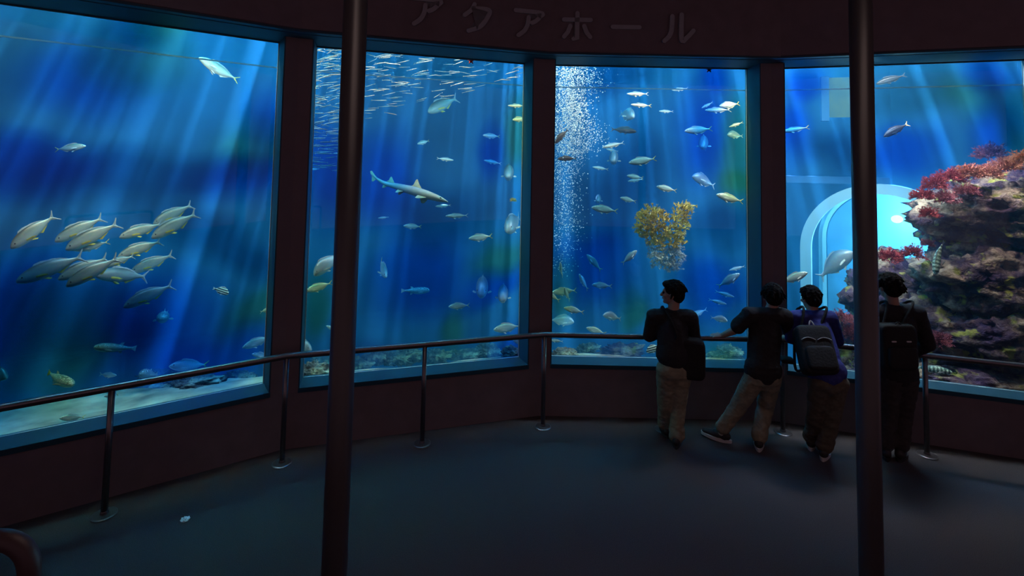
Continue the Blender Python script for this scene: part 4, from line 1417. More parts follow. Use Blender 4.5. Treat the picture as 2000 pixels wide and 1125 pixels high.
yo = mesh_from('yellow_coral', bm, M_yel)
yo.location = yc
foot = mesh_from('pale_foot', bm2, M_wht, yo)
tag(yo, 'yellow bushy coral with two lobes hanging in the centre of the middle window', 'coral')
foot['label'] = 'pale bluish lower twigs'
# ---- bubbles
M_bub = mat('bubble', (0.85, 0.95, 1.0), 0.15, noise_scale=3, amt=0.02)
ico = bmesh.new()
bmesh.ops.create_icosphere(ico, subdivisions=1, radius=1)
IV = [v.co.copy() for v in ico.verts]
IF = [[v.index for v in f.verts] for f in ico.faces]
ico.free()
rnd = random.Random(3)
vs, fs = [], []
def bubble(u, v, m, r):
    c = beyond(u, v, m)
    b = len(vs)
    for q in IV: vs.append(tuple(c + q * r))
    for f in IF: fs.append([b + k for k in f])
N_B = 0
while N_B < 6000:
    v = rnd.uniform(120, 540) if rnd.random() < 0.55 else rnd.uniform(120, 300)
    t = (v - 125) / 375
    if rnd.random() < max(0, t - 0.45) * 1.35: continue
    cx = 1120 - 22 * t + 6 * sin(v * 0.03)
    wd = 17 + 13 * (sin(v * 0.025 + 1) ** 2 if t < 0.45 else 0.3) - 4 * t
    if rnd.random() < 0.25: wd *= 1.5
    u = rnd.gauss(cx, wd)
    if abs(u - cx) > 2.1 * wd: continue
    bubble(u, v, rnd.gauss(0.95, 0.12), 0.0042 + 0.0075 * rnd.random() ** 2.5 * (1.2 - 0.5 * t))
    N_B += 1
me = bpy.data.meshes.new('bubbles')
me.from_pydata(vs, [], fs)
me.polygons.foreach_set('use_smooth', [True] * len(me.polygons))
me.materials.append(M_bub)
o = bpy.data.objects.new('bubbles', me)
COL.objects.link(o)
tag(o, 'rising column of white air bubbles at the left of the middle window', 'bubbles', kind='stuff')

# ---- the underwater walk-through tunnel
M_acr = mat('pale acrylic rim', (0.42, 0.66, 0.78), 0.35, noise_scale=2, amt=0.05)
tcn = beyond(1722, 500, 2.9)
s = (tcn - EYE).dot(FWD) / F
Rt = 140 * s
zb = -1.0
tn = empty('tunnel', (tcn.x, tcn.y, zb))
ax = V((0.80, 1, 0)).normalized()
sx = V((ax.y, -ax.x, 0))
def arch(r, y, n=30):
    """horseshoe arch: straight legs, round top"""
    top = tcn.z - zb
    pts = [V((0, 0, 0)) + sx * -r + ax * y, V((0, 0, top * 0.5)) + sx * -r + ax * y]
    for k in range(n + 1):
        a = pi - pi * k / n
        pts.append(sx * (r * cos(a)) + V((0, 0, top + r * sin(a))) + ax * y)
    pts += [V((0, 0, top * 0.5)) + sx * r + ax * y, sx * r + ax * y]
    return pts
def arch_shell(bm, r0, r1, y0, y1):
    A = [arch(r0, y0), arch(r1, y0), arch(r1, y1), arch(r0, y1)]
    R_ = [[bm.verts.new(p) for p in q] for q in A]
    n = len(R_[0])
    for k in range(n - 1):
        for j in range(4):
            bm.faces.new((R_[j][k], R_[(j + 1) % 4][k], R_[(j + 1) % 4][k + 1], R_[j][k + 1]))
    for k in (0, n - 1):
        bm.faces.new([R_[j][k] for j in range(4)])
bm = bmesh.new()
arch_shell(bm, Rt - 20 * s, Rt, 0, 0.12)
mesh_from('rim', bm, M_acr, tn, False)
M_tube = bpy.data.materials.new('clear tunnel acrylic')
M_tube.use_nodes = True
nt = M_tube.node_tree
nt.nodes.clear()
out = nt.nodes.new('ShaderNodeOutputMaterial')
tr = nt.nodes.new('ShaderNodeBsdfTransparent')
tr.inputs[0].default_value = (0.86, 0.93, 0.96, 1)
df = nt.nodes.new('ShaderNodeBsdfGlossy')
df.inputs[0].default_value = (0.8, 0.9, 1, 1)
df.inputs['Roughness'].default_value = 0.12
mx = nt.nodes.new('ShaderNodeMixShader')
mx.inputs[0].default_value = 0.10
nt.links.new(tr.outputs[0], mx.inputs[1])
nt.links.new(df.outputs[0], mx.inputs[2])
nt.links.new(mx.outputs[0], out.inputs[0])
bm = bmesh.new()
arch_shell(bm, Rt - 12 * s, Rt - 6 * s, 0.16, 1.9)
mesh_from('barrel', bm, M_tube, tn, True)
bm = bmesh.new()
arch_shell(bm, Rt - 20 * s, Rt - 4 * s, 1.9, 2.0)
mesh_from('rim', bm, M_acr, tn, False)
bm = bmesh.new()  # panel added behind the lamp to catch a soft bright spot
ar = arch(Rt - 22 * s, 1.92)
bm.faces.new([bm.verts.new(q) for q in ar])
ar = arch(Rt - 22 * s, 1.99)
bm.faces.new([bm.verts.new(q) for q in ar[::-1]])
M_glow_panel = mat('glow catching panel', (0.09, 0.28, 0.47), 0.7, noise_scale=1.5, amt=0.25)
mesh_from('glow_panel', bm, M_glow_panel, tn)
tag(tn, 'acrylic walk-through tunnel with a pale arched rim behind the right column', 'tunnel')
# lamp panel in the tunnel's end
lp = beyond(1752, 428, 4.0)
bm = bmesh.new()
bmesh.ops.create_uvsphere(bm, u_segments=24, v_segments=12, radius=1, matrix=Matrix.Diagonal((0.10, 0.06, 0.07, 1)))
M_lamp = emis('tunnel lamp', (0.62, 0.86, 1.0), 3.0)
o = mesh_from('tunnel_lamp', bm, M_lamp, None, True)
o.location = lp
pl = bpy.data.lights.new('tunnel_lamp_light', 'POINT')
pl.energy = 420
pl.color = (0.55, 0.85, 1.0)
pl.shadow_soft_size = 0.12
po = bpy.data.objects.new('tunnel_lamp_light', pl)
COL.objects.link(po)
po.location = lp - V((0, 0.16, 0))
tag(o, 'bright white lamp glowing in the tunnel beside the crimson corals', 'lamp')

# ---- lit window in the far wall of the tank, and the ledge under it
p = beyond(1660, 190, 3.6)
s = (p - EYE).dot(FWD) / F
M_glow = bpy.data.materials.new('daylit far window')
M_glow.use_nodes = True
nt = M_glow.node_tree
nt.nodes.clear()
out = nt.nodes.new('ShaderNodeOutputMaterial')
em = nt.nodes.new('ShaderNodeEmission')
tc = nt.nodes.new('ShaderNodeTexCoord')
nz = nt.nodes.new('ShaderNodeTexNoise')
nz.inputs['Scale'].default_value = 4
nt.links.new(tc.outputs['Object'], nz.inputs['Vector'])
rp = nt.nodes.new('ShaderNodeValToRGB')
rp.color_ramp.elements[0].color = (0.16, 0.42, 0.55, 1)
rp.color_ramp.elements[1].color = (0.55, 0.80, 0.45, 1)
nt.links.new(nz.outputs['Fac'], rp.inputs[0])
nt.links.new(rp.outputs[0], em.inputs[0])
em.inputs[1].default_value = 0.42
nt.links.new(em.outputs[0], out.inputs[0])
bm = bmesh.new()
box(bm, (0, 0, 0), (74 * s, 0.05, 78 * s))
o = mesh_from('window_7', bm, M_glow)
o.location = p
o.rotation_euler = (0, 0, -0.30)
struct(o, 'small daylit window in the far wall of the tank')
bm = bmesh.new()
box(bm, (-37 * s - 0.06, 0.0, -0.02), (0.12, 0.10, 88 * s))
fr = mesh_from('frame', bm, M_back, o)
q = beyond(1625, 345, 3.4)
s2 = (q - EYE).dot(FWD) / F
bm = bmesh.new()
box(bm, (0, 0.25, -0.06), (200 * s2, 0.5, 0.12))
o = mesh_from('trim_40', bm, M_back)
o.location = q
o.rotation_euler = (0, 0, -0.2)
struct(o, 'ledge on the far wall of the tank')

# ================================================================== the four visitors
M_skin = mat('skin', (0.46, 0.28, 0.20), 0.55, noise_scale=14, amt=0.06)
M_hair = mat('black hair', (0.014, 0.011, 0.010), 0.85, spec=0.1, noise_scale=60, amt=0.4, bump=0.5)
M_black = mat('black cloth', (0.022, 0.02, 0.024), 0.9, noise_scale=30, amt=0.2, bump=0.2)
M_tee = mat('black tee cloth', (0.026, 0.022, 0.024), 0.9, noise_scale=30, amt=0.2, bump=0.2)
M_navy = mat('blue jacket cloth', (0.03, 0.035, 0.22), 0.8, noise_scale=30, amt=0.2, bump=0.2)
M_khaki = mat('khaki cloth', (0.27, 0.24, 0.16), 0.9, noise_scale=25, amt=0.15, bump=0.2)
M_khaki2 = mat('dull brown cloth', (0.12, 0.10, 0.07), 0.9, noise_scale=25, amt=0.15, bump=0.2)
M_dkpant = mat('dark trousers', (0.05, 0.042, 0.042), 0.9, noise_scale=25, amt=0.15, bump=0.2)
M_shoe = mat('black shoe', (0.03, 0.028, 0.03), 0.6, noise_scale=40, amt=0.2)
M_sole = mat('pale rubber sole', (0.62, 0.62, 0.62), 0.6, noise_scale=40, amt=0.08)
M_sock = mat('pale sock', (0.66, 0.70, 0.56), 0.9, noise_scale=60, amt=0.1)
M_bag = mat('black bag fabric', (0.010, 0.009, 0.010), 0.8, noise_scale=50, amt=0.2, bump=0.2)
M_pale = mat('pale piping', (0.65, 0.65, 0.62), 0.5, noise_scale=30, amt=0.06)
M_lip = mat('lip', (0.36, 0.15, 0.13), 0.5, noise_scale=30, amt=0.05)

def ell(bm, c, r, R=None):
    M = Matrix.Translation(V(c)) @ (R.to_4x4() if R else Matrix.Identity(4)) @ Matrix.Diagonal((r[0], r[1], r[2], 1))
    bmesh.ops.create_icosphere(bm, subdivisions=3, radius=1, matrix=M)

def cap(bm, a, b, ra, rb, k=1.0, side=None, n=8):
    """tapered limb with rounded ends; k flattens it along the axis across `side`"""
    a, b = V(a), V(b)
    t = (b - a).normalized()
    s = side or V((1, 0, 0))
    s = s - t * s.dot(t)
    if s.length < 1e-4: s = t.cross(V((0, 1, 0)))
    s.normalize()
    w = t.cross(s)
    L = (b - a).length
    rows = []
    for j in range(1, 5): rows.append((-ra * cos(pi / 2 * j / 5), ra * sin(pi / 2 * j / 5)))
    for j in range(n + 1): rows.append((L * j / n, ra + (rb - ra) * j / n))
    for j in range(4, 0, -1): rows.append((L + rb * cos(pi / 2 * j / 5), rb * sin(pi / 2 * j / 5)))
    seg = 16
    R = [[bm.verts.new(a + t * x + s * (r * cos(2 * pi * q / seg)) + w * (r * k * sin(2 * pi * q / seg))) for q in range(seg)] for x, r in rows]
    for i in range(len(R) - 1):
        for q in range(seg):
            bm.faces.new((R[i][q], R[i][(q + 1) % seg], R[i + 1][(q + 1) % seg], R[i + 1][q]))
    bm.faces.new(R[0][::-1])
    bm.faces.new(R[-1])

def fuse(name, bm, m, parent, voxel=0.008, smooth=4, wrinkle=0.0, seed=0, scale=9, cut=None):
    """melt the shapes into one continuous surface"""
    bmesh.ops.recalc_face_normals(bm, faces=bm.faces[:])
    me = bpy.data.meshes.new('tmp')
    bm.to_mesh(me)
    bm.free()
    o = bpy.data.objects.new('tmp', me)
    COL.objects.link(o)
    r = o.modifiers.new('r', 'REMESH')
    r.mode = 'VOXEL'
    r.voxel_size = voxel
    s = o.modifiers.new('s', 'SMOOTH')
    s.iterations = smooth
    s.factor = 0.5
    dg = bpy.context.evaluated_depsgraph_get()
    dg.update()
    m2 = bpy.data.meshes.new_from_object(o.evaluated_get(dg))
    bpy.data.objects.remove(o)
    if wrinkle:
        b = bmesh.new()
        b.from_mesh(m2)
        b.normal_update()
        for v in b.verts:
            q = V((v.co.x * scale, v.co.y * scale, v.co.z * scale * 1.5)) + V((seed, seed * 2, 0))
            v.co += v.normal * wrinkle * (noise.noise(q) + 0.8 * (0.5 - abs(noise.noise(q * 1.7))))
        b.to_mesh(m2)
        b.free()
    m2.name = name
    m2.polygons.foreach_set('use_smooth', [True] * len(m2.polygons))
    m2.materials.clear()
    m2.materials.append(m)
    ob = bpy.data.objects.new(name, m2)
    COL.objects.link(ob)
    ob.parent = parent
    return ob

def frame(d, up=V((0, 0, 1))):
    d = V(d).normalized()
    x = d.cross(up).normalized()
    z = x.cross(d)
    return Matrix((x, d, z)).transposed()           # columns: right, forward, up

def hand(bm, w, d, n, side, curl=0.5, sc=1.0):
    """w wrist, d towards the fingers, n the way the palm faces, side +1/-1 puts the thumb"""
    d = V(d).normalized()
    n = (V(n) - d * V(n).dot(d)).normalized()
    s = d.cross(n) * side
    R = Matrix((s, d, n)).transposed()
    ell(bm, w + d * 0.048 * sc, (0.041 * sc, 0.055 * sc, 0.017 * sc), R)
    cap(bm, w - d * 0.02, w + d * 0.03 * sc, 0.026 * sc, 0.026 * sc, 0.72, s)
    for j, (off, ln) in enumerate(((0.030, 0.90), (0.010, 1.0), (-0.011, 0.94), (-0.031, 0.74))):
        p = w + d * (0.088 - 0.004 * abs(j - 1.2)) * sc + s * off * sc
        a = curl * (0.5 + 0.08 * j)
        dd = (d + s * off * 1.6).normalized()
        rr = 0.0090 * sc
        cap(bm, p - dd * 0.03 * sc, p, rr * 1.1, rr, 1, s)
        for L, k in ((0.043, 1.0), (0.027, 1.0), (0.021, 0.7)):
            q = p + (dd * cos(a) + n * sin(a)) * L * ln * sc
            cap(bm, p, q, rr, rr * 0.92, 1, s)
            p = q
            rr *= 0.92
            a += curl * k * 0.95
    p = w + d * 0.022 * sc + s * 0.030 * sc
    for L, v_ in ((0.040, d * 0.55 + s * 0.75 + n * 0.25), (0.030, d * 0.75 + s * 0.35 + n * 0.5), (0.024, d * 0.8 + n * 0.55)):
        q = p + v_.normalized() * L * sc
        cap(bm, p, q, 0.0115 * sc, 0.0098 * sc, 1, s)
        p = q

def person(sp):
    fx, fy = sp['at']
    base = floor_at(fx, fy)
    D = (base - EYE).dot(FWD)
    root = empty('person', base)
    tag(root, sp['label'], 'person')
    J = {}
    for k, (u, v, dy) in sp['j'].items():
        J[k] = at(u, v, D + dy) - base
    k_ = sp.get('build', 1.0)
    across = (J['shR'] - J['shL']).normalized()
    fwd = V((-across.y, across.x, 0)).normalized()
    # --- head (shared by body and hair)
    hf = frame(sp['face'])
    hc = J['head']
    hs = sp.get('hs', 1.0)
    H = lambda x, y, z: hc + hf @ V((x, y, z)) * hs
    bm = bmesh.new()
    ell(bm, H(0, -0.010, 0.022), (0.076 * hs, 0.094 * hs, 0.090 * hs), hf)          # skull
    ell(bm, H(0, 0.030, -0.045), (0.056 * hs, 0.060 * hs, 0.068 * hs), hf)          # face and jaw
    ell(bm, H(0, 0.070, -0.088), (0.026 * hs, 0.022 * hs, 0.020 * hs), hf)          # chin
    cap(bm, H(0, 0.090, 0.004), H(0, 0.108, -0.030), 0.009 * hs, 0.015 * hs)        # nose
    ell(bm, H(0, 0.078, 0.022), (0.052 * hs, 0.016 * hs, 0.011 * hs), hf)           # brow
    ell(bm, H(0, 0.086, -0.058), (0.025 * hs, 0.011 * hs, 0.010 * hs), hf)          # mouth
    for s in (-1, 1):
        ell(bm, H(s * 0.074, -0.006, -0.012), (0.010 * hs, 0.020 * hs, 0.032 * hs), hf)   # ears
        ell(bm, H(s * 0.044, 0.066, -0.022), (0.022 * hs, 0.020 * hs, 0.018 * hs), hf)    # cheeks
    cap(bm, J['neck'] - V((0, 0, 0.03)), H(0, -0.02, -0.06), 0.060 * k_, 0.054 * k_)
    # --- trunk
    pel, che = J['pelvis'], J['chest']
    mid = (J['hipL'] + J['hipR']) / 2
    cap(bm, J['hipL'].lerp(J['hipR'], 0.12), J['hipL'].lerp(J['hipR'], 0.88), 0.098 * k_, 0.098 * k_, 1.0)
    cap(bm, pel, che, 0.125 * k_, 0.140 * k_, 0.76, across)
    cap(bm, che, J['neck'] - V((0, 0, 0.05)), 0.140 * k_, 0.085 * k_, 0.72, across)
    cap(bm, J['shL'].lerp(J['shR'], 0.06), J['shL'].lerp(J['shR'], 0.94), 0.060 * k_, 0.060 * k_)
    for s in 'LR':
        sg = -1 if s == 'L' else 1
        cap(bm, J['sh' + s], J['el' + s], 0.052 * k_, 0.040 * k_)
        cap(bm, J['el' + s], J['wr' + s], 0.041 * k_, 0.027 * k_)
        hd = sp['hand' + s]
        hand(bm, J['wr' + s], hd[0], hd[1], hd[2], hd[3])
        cap(bm, J['hip' + s], J['kn' + s], 0.088 * k_, 0.056 * k_)
        cap(bm, J['kn' + s], J['an' + s], 0.055 * k_, 0.038 * k_)
        td = V((*sp['toe' + s], 0)).normalized()
        an = J['an' + s]
        cap(bm, V((an.x, an.y, 0.045)) - td * 0.03, V((an.x, an.y, 0.035)) + td * 0.13, 0.036, 0.028)
        cap(bm, an, V((an.x, an.y, 0.05)), 0.038, 0.036)
    fuse('body', bm, M_skin, root, 0.0055, 4)
    # --- eyes, lips
    for s in (-1, 1):
        bm = bmesh.new()
        ell(bm, H(s * 0.031, 0.082, 0.002), (0.0115 * hs,) * 3, hf)
        mesh_from('eye', bm, M_eye, root, True)
    bm = bmesh.new()
    ell(bm, H(0, 0.095, -0.058), (0.022 * hs, 0.005 * hs, 0.007 * hs), hf)
    mesh_from('lips', bm, M_lip, root, True)
    # --- hair: a cap of overlapping locks, short at the nape
    bm = bmesh.new()
    ell(bm, H(0, -0.020, 0.040), (0.088 * hs, 0.098 * hs, 0.090 * hs), hf)
    ell(bm, H(0, -0.052, -0.005), (0.080 * hs, 0.062 * hs, 0.080 * hs), hf)
    ell(bm, H(0, 0.050, 0.082), (0.066 * hs, 0.050 * hs, 0.034 * hs), hf)
    rn = random.Random(sp['seed'])
    for k in range(90):
        th = rn.uniform(0, 2 * pi)
        el_ = rn.uniform(-0.35, 1.5)
        n_ = V((cos(th) * cos(el_), sin(th) * cos(el_), sin(el_)))
        if n_.y > 0.55 and n_.z < 0.75: continue
        if n_.y > 0.1 and n_.z < 0.15: continue
        p = H(n_.x * 0.086, -0.018 + n_.y * 0.098, 0.034 + n_.z * 0.092)
        dn = hf @ V((n_.x * 0.3 + rn.uniform(-.4, .4), n_.y * 0.3 + rn.uniform(-.4, .4), -0.9)).normalized()
        cap(bm, p, p + dn * 0.045 * hs + (hf @ n_) * 0.006, 0.013 * hs, 0.006 * hs)
    fuse('hair', bm, sp.get('hair', M_hair), root, 0.006, 1, 0.003, sp['seed'], 40)
    # --- top
    bm = bmesh.new()
    g = sp.get('loose', 0.016)
    hem = sp['hem']
    hp = at(hem[0], hem[1], D + hem[2]) - base
    cap(bm, hp - across * 0.03, hp + across * 0.03, 0.135 * k_ + g, 0.135 * k_ + g, 0.80, across)
    cap(bm, hp, che, 0.128 * k_ + g + 0.012, 0.142 * k_ + g, 0.80, across)
    cap(bm, che, J['neck'] - V((0, 0, 0.075)), 0.142 * k_ + g, 0.090 * k_ + g, 0.74, across)
    cap(bm, J['shL'].lerp(J['shR'], 0.04), J['shL'].lerp(J['shR'], 0.96), 0.062 * k_ + g, 0.062 * k_ + g)
    for s in 'LR':
        cap(bm, J['neck'].lerp(J['sh' + s], 0.15) - V((0, 0, 0.035)), J['sh' + s] + V((0, 0, 0.005)), 0.050 * k_ + g, 0.055 * k_ + g)
    if sp.get('collar'):
        c0 = J['neck']
        for k in range(14):
            a = 2 * pi * k / 14
            q = c0 + V((cos(a) * 0.072, sin(a) * 0.072 + 0.0, -0.035))
            cap(bm, q, q + V((0, 0, sp['collar'])), 0.016, 0.014)
    for s in 'LR':
        a, b, c = J['sh' + s], J['el' + s], J['wr' + s]
        if sp['sleeve'] == 'short':
            cap(bm, a, a.lerp(b, 0.72), 0.054 * k_ + g, 0.054 * k_ + g)
        else:
            cap(bm, a, b, 0.054 * k_ + g, 0.046 * k_ + g)
            cap(bm, b, b.lerp(c, 0.93), 0.046 * k_ + g, 0.034 * k_ + g * 0.7)
    fuse(sp['top'][0], bm, sp['top'][1], root, 0.009, 4, 0.006, sp['seed'], 9)
    if sp.get('hood'):
        bm = bmesh.new()
        b0 = J['neck'] - fwd * 0.075 - V((0, 0, 0.03))
        for k in range(9):
            a = pi * (0.06 + 0.88 * k / 8)
            q = b0 + across * (cos(a) * 0.10) + V((0, 0, -0.055 * sin(a))) + fwd * (0.05 - 0.05 * sin(a))
            cap(bm, q, q + V((0, 0, 0.03)), 0.034, 0.030)
        fuse('hood', bm, sp['top'][1], root, 0.009, 4, 0.004, 3, 12)
    # --- trousers
    bm = bmesh.new()
    gt = 0.014
    cap(bm, J['hipL'].lerp(J['hipR'], 0.12), J['hipL'].lerp(J['hipR'], 0.88), 0.100 * k_ + gt, 0.100 * k_ + gt)
    cap(bm, mid, pel.lerp(che, 0.12), 0.118 * k_ + gt, 0.122 * k_ + gt * 0.4, 0.8, across)
    for s in 'LR':
        a, b, c = J['hip' + s], J['kn' + s], J['an' + s]
        cap(bm, a, b, 0.090 * k_ + gt, 0.060 * k_ + gt + 0.006)
        cap(bm, b, c.lerp(b, 0.05), 0.058 * k_ + gt + 0.008, 0.052 * k_ + gt)
        for q in range(3):
            e = b.lerp(c, 0.72 + 0.09 * q)
            cap(bm, e - V((0.02, 0, 0)), e + V((0.02, 0, 0)), 0.049 * k_ + gt * 0.8, 0.049 * k_ + gt * 0.8)
    tr_ = fuse('trousers', bm, sp['pants'], root, 0.009, 3, 0.008, sp['seed'] + 4, 12)
    # --- shoes
    for s in 'LR':
        an = J['an' + s]
        td = V((*sp['toe' + s], 0)).normalized()
        R = Matrix((V((td.y, -td.x, 0)), td, V((0, 0, 1)))).transposed()
        lift = sp.get('lift' + s, 0.0)
        bm = bmesh.new()
        c0 = V((an.x, an.y, 0))
        S = lambda x, y, z: c0 + R @ V((x, y, z + max(0.0, y) * lift))
        cap(bm, S(0, -0.045, 0.058), S(0, 0.06, 0.055), 0.040, 0.040, 1.0)
        cap(bm, S(0, 0.04, 0.050), S(0.0, 0.165, 0.042), 0.044, 0.032, 0.8)
        cap(bm, S(0, -0.02, 0.05), S(0, -0.015, 0.105), 0.044, 0.042)
        sh_ = fuse('shoe', bm, M_shoe, root, 0.007, 3)
        bm = bmesh.new()
        out = []
        for k in range(28):
            a = 2 * pi * k / 28
            y = 0.055 + 0.150 * sin(a)
            x = (0.047 - 0.010 * max(0, -sin(a))) * cos(a) * (1.05 if sin(a) > -0.2 else 1)
            out.append((x, y))
        lo = [bm.verts.new(S(x, y, 0.0)) for x, y in out]
        hi = [bm.verts.new(S(x * 1.03, y * 1.01 - 0.0, 0.030)) for x, y in out]
        bm.faces.new(lo[::-1])
        bm.faces.new(hi)
        for k in range(28): bm.faces.new((lo[k], lo[(k + 1) % 28], hi[(k + 1) % 28], hi[k]))
        mesh_from('sole', bm, sp.get('sole', M_sole), sh_)
        if sp.get('sock'):
            bm = bmesh.new()
            cap(bm, V((an.x, an.y, 0.09)), an + (J['kn' + s] - an) * 0.12, 0.047, 0.045)
            mesh_from('sock', bm, M_sock, root, True)
    return root, J, D, base, across, fwd

UPZ = V((0, 0, 1))
# first visitor: dark jacket, khaki trousers, head turned left
p1 = person(dict(seed=1, at=(1312, 862), label='person in dark jacket and khaki trousers with shoulder bag, head turned left', face=(-0.86, 0.48, 0.02), hs=1.08, build=1.0,
    j=dict(head=(1314, 573, .10), neck=(1314, 608, .06), chest=(1312, 640, .03), pelvis=(1316, 712, -.03), shL=(1276, 618, .05), shR=(1349, 620, .03),
           elL=(1268, 655, .10), wrL=(1292, 650, .25), elR=(1356, 658, .10), wrR=(1334, 652, .25), hipL=(1302, 722, -.03), hipR=(1331, 722, -.03),
           knL=(1299, 786, .05), knR=(1324, 792, .0), anL=(1300, 832, .14), anR=(1321, 856, -.06)),
    handL=((0.7, 0.7, -0.05), (0, 0.2, -1), 1, 0.7), handR=((-0.7, 0.7, -0.05), (0, 0.2, -1), -1, 0.7), toeL=(0.1, 1), toeR=(0.35, 1),
    top=('jacket', M_black), sleeve='long', hem=(1316, 690, -.03), loose=0.018, collar=0.045, pants=M_khaki, sole=M_shoe))
# second visitor: black tee, one hand on the rail, legs apart
p2 = person(dict(seed=2, at=(1452, 864), label='person in black short-sleeved shirt leaning with left hand on the rail, legs apart', face=(0.25, 0.95, -0.12), hs=1.08, build=1.0,
    j=dict(head=(1509, 579, .14), neck=(1502, 609, .10), chest=(1494, 645, .07), pelvis=(1490, 722, -.05), shL=(1463, 615, .08), shR=(1533, 617, .07),
           elL=(1433, 646, .15), wrL=(1411, 655, .245), elR=(1547, 658, .14), wrR=(1524, 661, .29), hipL=(1475, 736, -.05), hipR=(1506, 736, -.05),
           knL=(1441, 795, .02), knR=(1494, 797, .04), anL=(1410, 838, .03), anR=(1482, 857, -.09)),
    handL=((-0.85, 0.35, -0.12), (0.1, 0.25, -1), -1, 0.75), handR=((-0.7, 0.5, -0.1), (0, 0.2, -1), -1, 0.7), toeL=(-0.88, 0.48), toeR=(0.45, 0.9),
    top=('shirt', M_tee), sleeve='short', hem=(1490, 722, -.05), loose=0.020, pants=M_khaki, sock=True, liftL=0.12))
# third visitor: blue hooded jacket, leaning forward on the rail
p3 = person(dict(seed=3, at=(1598, 884), label='person in blue hooded jacket bending forward over the rail, wearing a black backpack', face=(-0.05, 1.0, -0.2), hs=1.04, build=0.98,
    j=dict(head=(1583, 583, .33), neck=(1586, 610, .26), chest=(1592, 645, .18), pelvis=(1616, 735, -.10), shL=(1553, 621, .24), shR=(1621, 622, .21),
           elL=(1546, 660, .24), wrL=(1566, 664, .37), elR=(1635, 664, .20), wrR=(1610, 668, .36), hipL=(1602, 746, -.11), hipR=(1634, 746, -.12),
           knL=(1593, 810, -.02), knR=(1624, 816, -.10), anL=(1584, 857, .10), anR=(1609, 877, -.08)),
    handL=((0.7, 0.6, -0.05), (0, 0.2, -1), 1, 0.7), handR=((-0.7, 0.6, -0.05), (0, 0.2, -1), -1, 0.7), toeL=(0.55, 0.85), toeR=(0.65, 0.8),
    top=('jacket', M_navy), sleeve='long', hem=(1614, 725, -.09), loose=0.020, collar=0.035, hood=True, pants=M_khaki2))
# fourth visitor: black jacket, behind the right column
p4 = person(dict(seed=4, at=(1742, 893), label='person in black jacket and dark trousers at the rail, partly hidden by the right column', face=(0.05, 1.0, -0.02), hs=1.10, build=1.03,
    j=dict(head=(1737, 560, .10), neck=(1744, 598, .06), chest=(1752, 636, .03), pelvis=(1752, 725, -.03), shL=(1714, 612, .04), shR=(1791, 612, .03),
           elL=(1700, 672, .02), wrL=(1722, 678, .16), elR=(1811, 672, .0), wrR=(1786, 688, .10), hipL=(1737, 738, -.03), hipR=(1769, 738, -.03),
           knL=(1734, 808, .02), knR=(1764, 810, .02), anL=(1730, 870, .0), anR=(1758, 872, -.02)),
    handL=((0.6, 0.7, -0.1), (0, 0.2, -1), 1, 0.7), handR=((-0.75, 0.5, -0.05), (0, 0.2, -1), -1, 0.7), toeL=(0.5, 0.85), toeR=(0.75, 0.7),
    top=('jacket', M_black), sleeve='long', hem=(1752, 725, -.03), loose=0.022, collar=0.05, pants=M_dkpant, sole=M_shoe))

# ---- what they carry
def rbox(bm, c, s, R, e=0.30):
    """superellipsoid block"""
    st = len(bm.verts)
    r = bmesh.ops.create_icosphere(bm, subdivisions=4, radius=1)
    for v in r['verts']:
        q = [math.copysign(abs(k) ** e, k) for k in v.co]
        L = max(abs(k) for k in q)
        v.co = V(c) + R @ V((q[0] * s[0], q[1] * s[1], q[2] * s[2]))

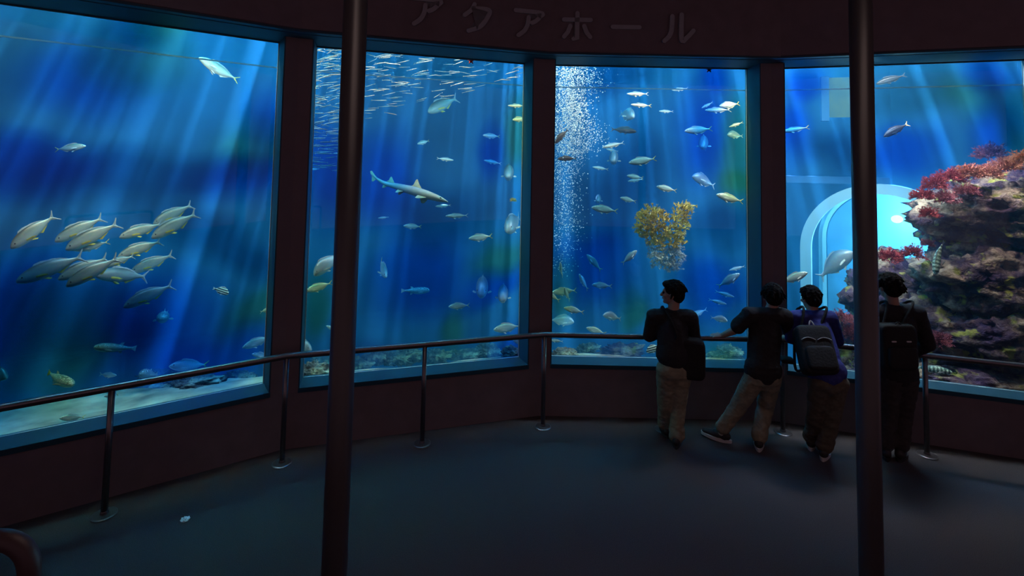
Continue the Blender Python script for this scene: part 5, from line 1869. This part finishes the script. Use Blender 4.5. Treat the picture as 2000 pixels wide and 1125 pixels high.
def backpack(P, u, v, dy, w, h, d, label, kind):
    root, J, D, base, across, fwd = P
    c = at(u, v, D + dy)
    axis = (J['neck'] - J['pelvis']).normalized()
    out = axis.cross(across).normalized()
    if out.y > 0: out = -out                           # away from the back, towards the viewer
    R = Matrix((across, -out, axis)).transposed()
    o = empty('backpack', c)
    tag(o, label, 'backpack')
    bm = bmesh.new()
    rbox(bm, (0, 0, 0), (w / 2, d / 2, h / 2), R)
    mesh_from('main_body', bm, M_bag, o, True)
    bm = bmesh.new()
    rbox(bm, R @ V((0, -d * 0.52, -h * 0.2)), (w * 0.40, d * 0.22, h * 0.24), R, 0.35)
    mesh_from('front_pocket', bm, M_bag, o, True)
    bm = bmesh.new()
    hpts = [R @ V((-0.026 + 0.052 * k / 8 if kind == 'loop' else -0.03 + 0.06 * k / 8, -d * 0.30, h * 0.47 + (0.055 if kind == 'loop' else 0.03) * sin(pi * k / 8))) for k in range(9)]
    tube(bm, hpts, 0.007, 8)
    hd = mesh_from('handle', bm, M_pale if kind == 'loop' else M_bag, o, True)
    if kind == 'loop':
        hd['label'] = 'pale grab loop'
        for s in (-1, 1):
            bm = bmesh.new()
            tube(bm, [R @ V((s * w * (0.03 + 0.40 * k / 10), -d * 0.50 - 0.004, h * 0.17 + 0.022 * sin(pi * k / 10))) for k in range(11)], 0.0035, 6)
            mesh_from('piping', bm, M_pale, o, True)['label'] = 'pale curved piping'
    else:
        for s in (-1, 1):
            bm = bmesh.new()
            rbox(bm, R @ V((s * w * 0.21, -d * 0.52, h * 0.14)), (0.022, 0.004, 0.007), R, 0.4)
            mesh_from('reflector', bm, M_pale, o, True)['label'] = 'small pale reflective tab'
    for s in (-1, 1):
        bm = bmesh.new()
        sh = J['shR' if s > 0 else 'shL'] + base - c
        top = sh.lerp(J['neck'] + base - c, 0.35) + V((0, 0, 0.085))
        pts = [R @ V((s * w * 0.25, d * 0.3, h * 0.40)), top - fwd * 0.06, top + fwd * 0.03 + V((0, 0, -0.01)), top + fwd * 0.12 - V((0, 0, 0.12)), R @ V((s * w * 0.50, d * 0.9, -h * 0.25)), R @ V((s * w * 0.42, d * 0.3, -h * 0.38))]
        tube(bm, smooth_line(pts, 5), 0.013, 8)
        mesh_from('strap', bm, M_bag, o, True)
    return o
backpack(p3, 1592, 684, -.06, 0.33, 0.46, 0.16, 'black backpack with pale grab loop on the back of the blue jacket', 'loop')
backpack(p4, 1750, 676, -.17, 0.33, 0.42, 0.15, 'black backpack with two small reflective tabs on the person behind the right column', 'tabs')

root, J, D, base, across, fwd = p1
c = at(1341, 699, D - .06)
o = empty('shoulder_bag', c)
tag(o, 'black shoulder bag hanging at the right hip of the person looking left', 'bag')
R = frame((0.25, 1, 0))
bm = bmesh.new()
rbox(bm, (0, 0, 0), (0.178, 0.075, 0.20), R, 0.32)
mesh_from('main_body', bm, M_bag, o, True)
bm = bmesh.new()
rbox(bm, R @ V((0, -0.052, 0.045)), (0.160, 0.022, 0.135), R, 0.32)
mesh_from('flap', bm, M_bag, o, True)
bm = bmesh.new()
tube(bm, smooth_line([R @ V((-0.15, -0.03, 0.15)), J['chest'] + base - c - fwd * 0.165, J['shL'].lerp(J['neck'], 0.45) + base - c - fwd * 0.03 + V((0, 0, 0.085)), J['chest'] + base - c + fwd * 0.17 - across * 0.03, R @ V((0.14, 0.05, 0.14))], 6), 0.012, 8)
mesh_from('strap', bm, M_bag, o, True)
bm = bmesh.new()
rbox(bm, R @ V((-0.155, -0.05, 0.165)), (0.011, 0.009, 0.024), R, 0.5)
mesh_from('buckle', bm, M_steel, o, True)

root, J, D, base, across, fwd = p2
c = at(1537, 703, D + .02)
bm = bmesh.new()
rbox(bm, (0, 0, 0), (0.060, 0.07, 0.022), frame((0.3, 1, 0)), 0.4)
o = mesh_from('waist_pouch', bm, M_bag, None, True)
o.location = c
tag(o, 'flat black pouch sticking out at the right hip of the person in the black shirt', 'pouch')
